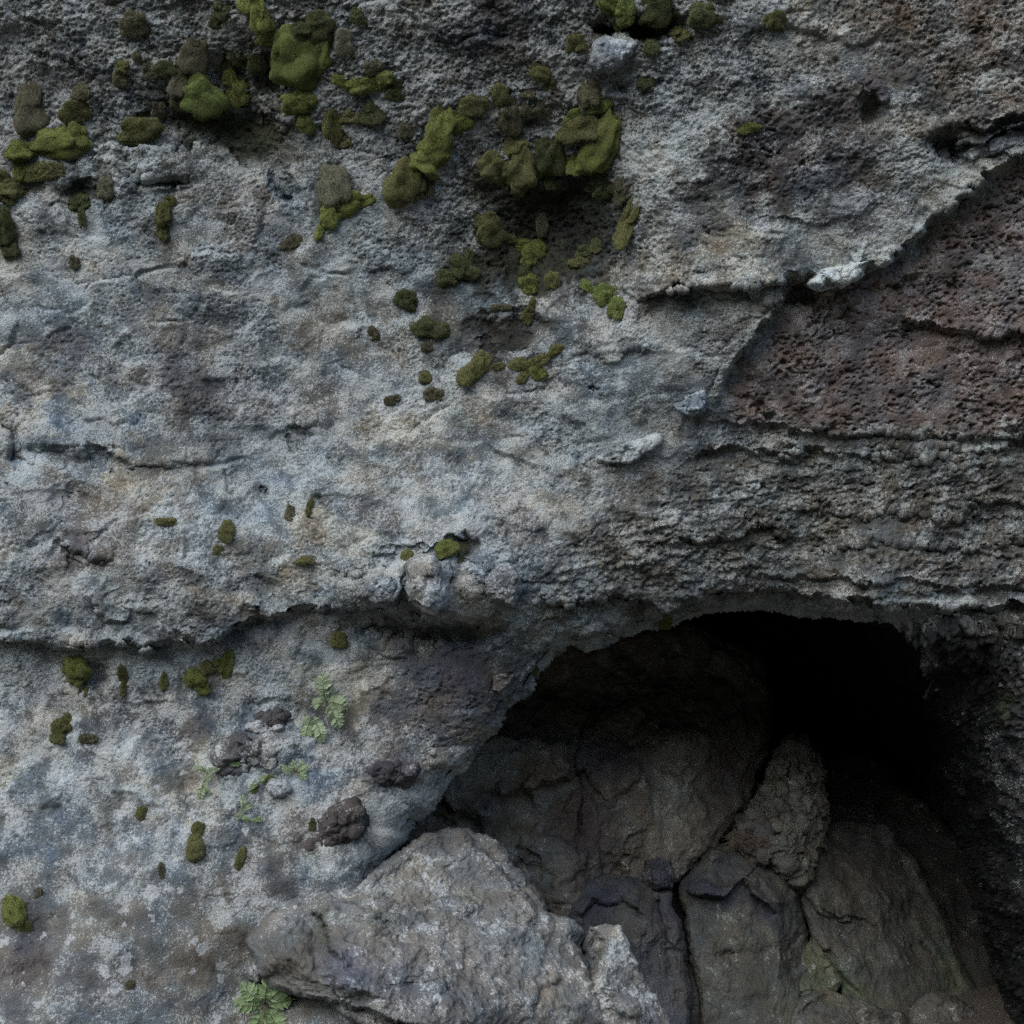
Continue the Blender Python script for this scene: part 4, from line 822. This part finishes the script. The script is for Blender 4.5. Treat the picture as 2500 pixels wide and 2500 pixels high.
MOSS_LIST = [
 # top left
 ([(77,270,34,56)], 'brown', 'tall egg-shaped brown moss cushion near the left edge, above the green oval one'),
 ([(142,342,60,36,-5),(185,335,26,28)], 'green', 'wide oval green moss cushion near the left edge, below the tall brown one'),
 ([(189,272,34,21,-20)], 'olive', 'slanted olive moss cushion just above the wide oval green one at left'),
 ([(203,226,20,16)], 'brown', 'small brown moss lump above the slanted olive cushion at upper left'),
 ([(50,368,26,22),(45,405,14,28),(78,365,22,13)], 'green', 'yellow-green moss dripping down the left edge below the tall brown cushion'),
 ([(90,424,58,18,0,.4),(130,415,26,14,0,.4)], 'olive', 'flat olive moss mat at left, under the wide oval green cushion'),
 ([(22,465,30,22),(8,440,16,20),(25,490,14,18)], 'olive', 'low olive moss at the left edge below the flat moss mat'),
 ([(12,550,20,38),(28,606,18,20)], 'dark', 'dark green moss pair cut by the left edge, halfway between top and first ledge'),
 ([(328,62,28,24)], 'brown', 'roundish brown moss cushion standing alone near the top left'),
 ([(538,33,19,16),(522,58,13,12)], 'dark', 'two small dark moss balls near the top, left of the hanging green column'),
 ([(620,15,26,30,20),(648,52,22,34,-10),(652,92,24,18)], 'green', 'hanging green moss column touching the top edge above the biggest bright cushion'),
 ([(727,150,58,52),(700,115,28,34),(785,130,24,40,15),(735,180,34,24)], 'bright', 'biggest bright green moss cushion, heart-shaped, near the top left'),
 ([(776,70,36,30),(735,78,24,20)], 'dark', 'dark green double moss mound right above the biggest bright cushion'),
 ([(845,107,19,23)], 'grey', 'grey-olive round moss ball right of the biggest bright cushion'),
 ([(872,38,14,14),(885,50,10,9)], 'dark', 'tiny green moss pair at the top, right of the dark double mound'),
 ([(494,238,44,40)], 'bright', 'round bright green moss cushion beside the brown stalk-like one, upper left'),
 ([(473,143,29,38,20),(440,205,20,34),(432,245,14,20)], 'brown', 'long brown moss cushion leaning on the round bright green one'),
 ([(408,168,22,15)], 'dark', 'small dark flat moss cushion left of the long brown one'),
 ([(370,175,16,15)], 'brown', 'small round brown-green moss ball, left of the small dark flat cushion'),
 ([(575,214,22,34,-15),(560,190,16,18)], 'green', 'upright green moss tongue between the round bright cushion and the biggest one'),
 ([(626,161,19,21)], 'dark', 'dark green moss ball against the left side of the biggest bright cushion'),
 ([(582,149,20,14),(556,163,12,16)], 'dark', 'small dark green moss cluster above the upright green tongue'),
 ([(345,318,44,24,-8),(325,335,24,16)], 'olive', 'dark olive wedge of moss beside the shady hollow, upper left'),
 ([(387,265,12,18)], 'brown', 'small brown drop of moss above the olive wedge'),
 ([(303,163,13,15)], 'olive', 'small olive moss knob above a brown one, left of the small round ball'),
 ([(298,196,17,14)], 'brown', 'small grey-brown moss knob directly below the small olive knob, upper left'),
 ([(338,135,9,9)], 'brown', 'tiny reddish brown moss dot above the small round brown-green ball'),
 ([(734,250,38,25,-8),(745,296,19,24)], 'green', 'green moss cap with a smaller lobe under it, below the biggest bright cushion'),
 ([(815,300,21,42),(852,288,26,14,10),(830,345,16,14)], 'olive', 'branching olive moss right of the green cap with a smaller lobe'),
 ([(909,280,24,27)], 'dark', 'dark green round moss cushion right of the branching olive one'),
 ([(813,455,32,44,-8)], 'grey', 'pale grey-olive moss drop over a spreading green patch'),
 ([(840,500,42,22,-15),(885,492,26,10,-20),(802,530,20,20,20),(782,560,8,22,15)], 'green', 'spreading pointed green moss under the pale grey-olive drop'),
 ([(265,460,19,27)], 'grey', 'grey-brown moss egg beside the dark slot in the rock at left'),
 ([(196,494,26,18),(200,530,8,22)], 'dark', 'dark olive moss in the shade left of the grey-brown egg'),
 ([(400,520,17,25),(395,562,12,22),(415,488,12,10)], 'olive', 'narrow hanging olive moss with a brown cap under the dark slot'),
 ([(713,590,26,12,-20)], 'brown', 'slanted grey-brown moss sliver below the spreading pointed green moss'),
 ([(178,641,11,13)], 'brown', 'tiny brown moss nub alone on the pale face at left'),
 # top middle
 ([(846,200,26,13,20),(890,208,40,18,-5),(932,196,22,18)], 'green', 'horizontal green moss roll right of the biggest bright cushion'),
 ([(914,166,20,14,-15)], 'brown', 'small brown-olive moss bump on top of the horizontal green roll'),
 ([(968,208,18,11),(962,233,20,11)], 'dark', 'two dark green moss tufts at the right end of the horizontal green roll'),
 ([(1080,300,28,38),(1066,352,36,36,25),(1040,398,30,28,25),(1125,300,30,16,-30)], 'green', 'long slanting green moss sausage in the upper middle'),
 ([(1152,262,34,20,-8)], 'olive', 'olive moss knob at the upper end of the long slanting sausage'),
 ([(985,455,36,44,25),(1010,440,26,28)], 'olive', 'big brown-olive moss bulb at the lower end of the long slanting sausage'),
 ([(1047,452,11,26,10)], 'brown', 'thin brown moss finger hanging right of the big brown-olive bulb'),
 ([(995,320,17,15)], 'brown', 'small brown moss lump left of the long slanting sausage'),
 ([(1245,283,22,32,5)], 'brown', 'brown upright moss tongue above the four-lobed cushion'),
 ([(1220,232,18,20)], 'olive', 'small olive moss ball above the brown upright tongue'),
 ([(1322,180,22,18,20),(1340,205,12,14)], 'olive', 'olive-brown pointed moss tuft in the upper middle, left of the brown drop'),
 ([(1322,270,16,15),(1287,266,14,13)], 'brown', 'two brown moss bumps in a row right of the brown upright tongue'),
 ([(1289,229,14,9)], 'brown', 'flat tiny brown moss smear between the small olive ball and the pointed tuft'),
 ([(1256,358,28,22),(1265,410,34,42),(1207,408,33,28),(1300,415,22,20),(1268,448,18,20)], 'olive', 'four-lobed olive moss cushion left of the large green boot-shaped one'),
 ([(1345,385,28,38),(1345,432,12,20),(1335,355,24,14)], 'dark', 'dark green moss with a drip between the four-lobed and the boot-shaped cushions'),
 ([(1470,345,36,56,25),(1440,395,30,26),(1405,402,20,26)], 'green', 'large green boot-shaped moss cushion right of the round olive dome'),
 ([(1412,320,40,32)], 'olive', 'round olive moss dome sitting on the large green boot-shaped cushion'),
 ([(1420,280,34,13,-15,.5),(1460,262,26,16,0,.5)], 'bright', 'light yellow-green mossy crust on top of the round olive dome'),
 ([(1435,222,22,40,3),(1432,255,13,20)], 'brown', 'brown carrot-shaped moss drop above the light yellow-green crust'),
 ([(1404,112,20,19)], 'olive', 'olive-brown moss cushion left of the grey bedded stone near the top'),
 ([(1490,12,26,18,20),(1525,32,20,30)], 'bright', 'bright green moss hanging from the top edge above the grey bedded stone'),
 ([(1600,22,30,32),(1637,37,20,12,-20)], 'dark', 'dark grey-green moss dome at the top edge right of the bright hanging one'),
 ([(1588,117,17,15)], 'dark', 'small dark green moss tuft right of the grey bedded stone'),
 ([(1578,200,20,14,-25)], 'dark', 'small dark slanted moss strip below the tuft beside the grey bedded stone'),
 ([(1715,40,30,26),(1745,50,16,12)], 'dark', 'dark green moss mound at the top edge, farthest right of the big ones'),
 ([(1660,82,20,14)], 'olive', 'low olive moss cushion below the farthest right dark mound'),
 ([(1893,55,18,18),(1880,50,14,10)], 'olive', 'small olive moss fleck near the top, right of all the mounds'),
 ([(1825,316,26,9,-18)], 'green', 'thin slanting green moss strip at the edge of the dark purple rock patch'),
 ([(1466,436,22,15),(1475,466,24,14),(1440,460,14,10)], 'dark', 'row of small dark moss knobs under the large green boot-shaped cushion'),
 ([(1512,470,16,24)], 'brown', 'brown-olive moss finger right of the row of small dark knobs'),
 ([(1530,545,17,60,25)], 'olive', 'sickle-shaped brownish olive moss right of the black stained hollow'),
 ([(1322,545,12,30)], 'brown', 'grey-brown moss peg standing in the black stained hollow'),
 ([(1195,562,28,32,-15),(1172,540,12,12)], 'olive', 'bent green moss cushion at the left rim of the black stained hollow'),
 ([(1245,582,15,10)], 'olive', 'tiny moss bead right of the bent green cushion'),
 ([(1297,598,34,18),(1302,622,24,22)], 'green', 'green moss shell below the grey-brown peg'),
 ([(1122,650,18,26,-20),(1142,664,20,18),(1143,632,9,20)], 'dark', 'hook-shaped dark green moss left of the green moss shell'),
 ([(1090,677,20,18)], 'dark', 'nearly black moss lump left of the hook-shaped one'),
 ([(1430,610,26,10,-10),(1446,596,14,18)], 'dark', 'dark moss shreds on the right of the black stained hollow'),
 ([(1415,640,22,10)], 'olive', 'flat yellowish moss pad below the dark moss shreds'),
 ([(1282,660,12,11)], 'dark', 'tiny dark green moss ball below the green moss shell'),
 ([(1293,687,23,16),(1296,702,14,12)], 'green', 'small green moss cone under the tiny dark ball'),
 ([(1352,683,15,18)], 'olive', 'small olive moss cone right of the small green cone'),
 ([(1448,703,28,14,35),(1478,722,24,22,30),(1503,748,18,22)], 'bright', 'bright yellow-green slanting moss cushion right of the black hollow'),
 ([(990,732,24,18,20)], 'dark', 'dark green moss lump on the pale face left of the black hollow'),
 ([(1045,798,30,22),(1076,806,18,18)], 'dark', 'dark green double moss clump below the dark lump on the pale face'),
 ([(1045,845,14,10)], 'brown', 'flat brown moss smear just under the dark green double clump'),
 ([(1292,762,12,26,20)], 'olive', 'olive moss finger hanging beside the white streak below the black hollow'),
 ([(1222,750,22,7)], 'brown', 'thin brown moss streak left of the olive finger by the white streak'),
 ([(912,812,11,17,-25)], 'brown', 'small brown moss chip alone on the pale middle face'),
 # middle
 ([(1160,902,20,40,38),(1185,872,15,11)], 'olive', 'slanting olive leaf-shaped moss patch below the black hollow'),
 ([(1217,893,15,6,0,.5)], 'olive', 'thin moss dash right of the slanting leaf-shaped patch'),
 ([(1266,890,20,14)], 'olive', 'small oval olive moss right of the thin dash'),
 ([(1315,882,28,12,-30),(1276,920,10,14,30),(1357,853,16,10,-30)], 'olive', 'string of three small moss cushions slanting up to the right'),
 ([(1315,912,17,15)], 'green', 'small round green moss under the string of three'),
 ([(1038,920,12,13)], 'olive', 'tiny olive moss fleck left of the slanting leaf-shaped patch'),
 ([(1057,963,22,13,0,.4)], 'brown', 'flat brown moss blot under the tiny olive fleck'),
 ([(961,977,18,9,-15,.4)], 'brown', 'flat brown moss blot farther left, level with the other brown blot'),
 ([(408,1274,20,9,0,.4)], 'olive', 'small dark olive moss smear in the middle of the left wall'),
 ([(555,1298,16,22,0,.5),(531,1338,9,11,0,.5)], 'olive', 'ragged olive moss with a drip right of the small dark smear'),
 ([(711,1254,11,16,0,.5)], 'brown', 'dark brown moss notch beside a thin green one on the left wall'),
 ([(760,1240,7,20,8,.5)], 'olive', 'thin upright green moss streak right of the dark brown notch'),
 ([(745,1368,19,8,0,.5)], 'olive', 'flat olive moss pad above the first overhang at left'),
 ([(1090,1338,24,18,-25)], 'green', 'yellow-green moss wedge above the hanging pale block'),
 ([(1122,1352,16,32,30)], 'brown', 'grey-brown moss drop right of the yellow-green wedge above the hanging block'),
 ([(993,1352,11,16,20)], 'olive', 'small olive moss nub at the upper left corner of the hanging pale block'),
 ([(828,1563,15,18)], 'olive', 'single olive moss disc under the overhang, centre left'),
 ([(1624,1513,14,19)], 'green', 'single green moss disc on the top rim of the cave mouth'),
 ([(1312,1643,6,9)], 'green', 'tiny green moss bead on the left rim of the cave mouth'),
 # below the left overhang
 ([(189,1634,30,28)], 'green', 'round yellow-green moss cushion under the overhang, leftmost of that row'),
 ([(207,1678,7,20,8)], 'olive', 'thin moss tail under the leftmost round cushion of the overhang row'),
 ([(298,1645,9,18),(303,1675,6,24)], 'olive', 'narrow dripping moss streak second from left under the overhang'),
 ([(400,1664,8,20,8)], 'olive', 'short thin moss streak third in the row under the overhang'),
 ([(478,1655,22,20,15),(492,1675,16,18)], 'green', 'leaf-shaped green moss cushion in the row under the overhang'),
 ([(505,1630,14,16)], 'olive', 'small olive moss nub between the leaf-shaped and the winged cushions under the overhang'),
 ([(555,1622,14,30,18),(535,1616,16,9)], 'green', 'winged green-brown moss cushion at the right end of the row under the overhang'),
 ([(150,1772,24,18,-20,.5),(140,1800,15,13,0,.5),(165,1755,10,12,0,.5)], 'olive', 'ragged brown-olive moss patch on the lower left wall'),
 ([(217,1803,18,10,0,.5)], 'brown', 'small dark brown moss smear right of the ragged patch at lower left'),
 ([(480,2075,19,20),(478,2052,14,12)], 'olive', 'olive moss clump with two lobes on the lower left wall'),
 ([(484,2022,12,15)], 'olive', 'small moss disc straight above the two-lobed clump at lower left'),
 ([(589,2094,9,22,18)], 'olive', 'thin slanting moss streak right of the two-lobed clump'),
 ([(35,2222,22,30,-15),(58,2258,14,20,-20)], 'green', 'green moss pad at the left edge, lowest of all'),
 ([(345,1982,10,16,15)], 'olive', 'small dark moss spot beside a white chip on the lower left wall'),
 ([(317,2403,9,8)], 'brown', 'tiny brown moss dot near the bottom, among white lichen rosettes'),
 ([(95,2180,9,8)], 'brown', 'tiny dark moss dot above the green pad at the left edge'),
 ([(396,2125,6,18,-10)], 'brown', 'thin dark brown moss streak among the white lichen rosettes'),
 ([(652,1903,13,7,-25),(625,1925,10,6,-40)], 'green', 'small green moss strip on the left of the grey bedded knob, lower wall'),
 ([(763,2015,8,12)], 'dark', 'dark green tuft at the upper end of the long dark bedded stone'),
]
for a in MOSS_LIST: moss(*a)

# ------------------------------------------------------------------ ferns
def leaflet_mesh(name, L, W, lob=3):
    vs, fs = [(0, 0, 0)], []
    n = 9; up, dn = [], []
    for i in range(1, n):
        t = i/n; wv = W*math.sin(math.pi*min(t*1.02+.04, 1))**.7*(1-.35*t)*(1+.32*math.cos(t*lob*2*math.pi))
        vs += [(wv, -.002*math.sin(t*3), L*t), (-wv, -.002*math.sin(t*3), L*t), (0, .0015, L*t)]
    vs.append((0, .003, L))
    for i in range(n-2):
        a = 1+3*i; b = a+3
        fs += [(a+2, a, b, b+2), (a+1, a+2, b+2, b+1)]
    me = bpy.data.meshes.new(name)
    k = 1+3*(n-2)
    me.from_pydata(vs, [], fs+[(0, 1, 3), (0, 3, 2), (k+2, k, len(vs)-1), (k+1, k+2, len(vs)-1)]); me.shade_smooth(); return me
LEAF = {}
def fern(label, base, fronds, mat, leafm, group='small ferns on the lower cliff'):
    root = bpy.data.objects.new('fern', None); COL.objects.link(root); root.location = base; root.empty_display_size = .05
    root['label'] = label; root['category'] = 'fern'; root['group'] = group
    for (ang, ln, curve, wid) in fronds:
        # path in the plane of the wall (x, z), arching out of it
        pts = []; a = R(ang); x = z = 0.
        n = 16
        for i in range(n+1):
            t = i/n; pts.append(Vector((x, -.012-.05*math.sin(t*math.pi*.8)*ln/.15, z)))
            x += math.cos(a)*ln/n; z += math.sin(a)*ln/n; a += R(curve)/n
        vs, fs = [], []
        for i, p_ in enumerate(pts):
            r_ = .0014*(1-.7*i/n)
            for k in range(4): vs.append((p_.x+r_*math.cos(k*1.571), p_.y+r_*math.sin(k*1.571), p_.z+r_*.3*math.sin(k*1.571)))
        for i in range(n):
            for k in range(4): fs.append((i*4+k, i*4+(k+1) % 4, i*4+4+(k+1) % 4, i*4+4+k))
        me = bpy.data.meshes.new('frond'); me.from_pydata(vs, [], fs); me.materials.append(STEM)
        fr = bpy.data.objects.new('frond', me); COL.objects.link(fr); fr.parent = root
        for i in range(2, n+1):
            t = i/n; d = (pts[min(i+1, n)]-pts[i-1]).normalized(); ad = math.atan2(d.z, d.x)
            ll = wid*(math.sin(math.pi*(.12+.86*t))**.8)
            for s_ in ((1, -1) if i < n else (0,)):
                lo = bpy.data.objects.new('leaflet', leafm); COL.objects.link(lo); lo.parent = fr
                ang_l = ad+s_*R(62+random.uniform(-8, 8))
                sc_ = max(ll, .012)/.06*random.uniform(.88, 1.1)
                M = Matrix.Translation(pts[i])@Matrix.Rotation(-(ang_l-math.pi/2), 4, 'Y')@Matrix.Rotation(R(random.uniform(-25, 25)), 4, 'Z')@Matrix.Rotation(R(random.uniform(-22, 8)), 4, 'X')
                lo.matrix_local = M@Matrix.Scale(sc_, 4)
    return root
lf1 = leaflet_mesh('leaflet', .06, .0125); lf1.materials.append(FERN)
lf2 = leaflet_mesh('leaflet', .06, .0135); lf2.materials.append(FERN_PALE)
def fbase(u, v, out=.01):
    p_, _ = on_cliff(u, v); p_.y -= out; return p_
fern('pale green fern with a loop of fronds left of the dark rock patch', fbase(800, 1712),
     [(98, .125, -8, .042), (20, .085, -70, .042), (-40, .115, -48, .042), (170, .055, 40, .03)], FERN_PALE, lf2)
fern('drooping single-frond fern below the looped pale fern', fbase(762, 1745), [(200, .04, 60, .02), (-40, .115, -55, .034), (-110, .095, 20, .034)], FERN_PALE, lf2)
fern('leafy bright fern at the bottom edge beside the large boulder', fbase(655, 2440, .05),
     [(85, .15, -20, .045), (60, .16, -40, .045), (120, .13, 30, .045), (165, .12, 10, .04), (-80, .15, 20, .05), (-50, .14, 10, .045), (-110, .14, -20, .045), (30, .11, -30, .04), (-95, .18, 0, .045)], FERN, lf1)
fern('tiny green fern sprig under the dark bedded lump, lower wall', fbase(560, 1862), [(70, .04, 30, .014), (120, .03, 20, .012), (10, .045, -20, .012)], FERN, lf1)
fern('faint pale fern sprig left of the tiny green sprig, lower wall', fbase(510, 1880), [(150, .05, 20, .016), (30, .04, -30, .014), (-100, .03, 0, .012)], FERN_PALE, lf2)
fern('pale hanging fern sprig at the lower left of the bedded lumps', fbase(497, 1910), [(-100, .06, 10, .02), (60, .04, -30, .016), (-60, .04, 0, .015)], FERN_PALE, lf2)
fern('pale fern mat spread on the rock above the grey bedded knob', fbase(725, 1885), [(20, .06, 20, .02), (100, .045, 0, .02), (160, .06, -20, .02), (60, .05, 0, .018), (-20, .05, 0, .018)], FERN_PALE, lf2)
fern('faded little fern left of the grey bedded knob', fbase(636, 1908), [(60, .04, -20, .015), (200, .04, 20, .014)], FERN_PALE, lf2)
fern('small faded fern below the green moss strip on the lower wall', fbase(597, 1970), [(80, .045, 20, .016), (-120, .04, 0, .014), (20, .035, 0, .014)], FERN_PALE, lf2)
fern('sparse green sprig on the lower wall, lowest of the small ferns', fbase(620, 2002), [(150, .04, 0, .012), (30, .04, -20, .012)], FERN, lf1)

# dry roots caught on top of the tall slab in the cave
vs, fs = [], []
rr_ = random.Random(3)
for k in range(130):
    b0 = P1(1780+rr_.uniform(0, 95), 2040+rr_.uniform(-8, 26), 1.42+rr_.uniform(-.02, .08))
    a = rr_.uniform(-.6, 3.7); ln = rr_.uniform(.03, .10); cv_ = rr_.uniform(-2.5, 2.5); p_ = b0.copy(); yy = rr_.uniform(-.5, .3)
    n = 6
    for i in range(n+1):
        r_ = .0011*(1-.6*i/n); o = len(vs)
        vs += [(p_.x, p_.y, p_.z+r_), (p_.x+r_, p_.y-r_*.3, p_.z-r_), (p_.x-r_, p_.y+r_*.6, p_.z-r_)]
        if i:
            for m in range(3): fs.append((o-3+m, o-3+(m+1) % 3, o+(m+1) % 3, o+m))
        p_ = p_+Vector((math.cos(a), yy, math.sin(a)*.8-.25))*(ln/n); a += cv_/n
o0 = P1(1828, 2066, 1.42)
me = bpy.data.meshes.new('dry_roots'); me.from_pydata([tuple(Vector(v)-o0) for v in vs], [], fs)
t = NT('dry_root'); obj('dry_roots', me, t.fin(t.mix(t.noise(40), (.10, .07, .05), (.17, .13, .095))), None, 'tangle of thin dry brown roots on top of the tall tan slab', 'roots', None, None, o0)
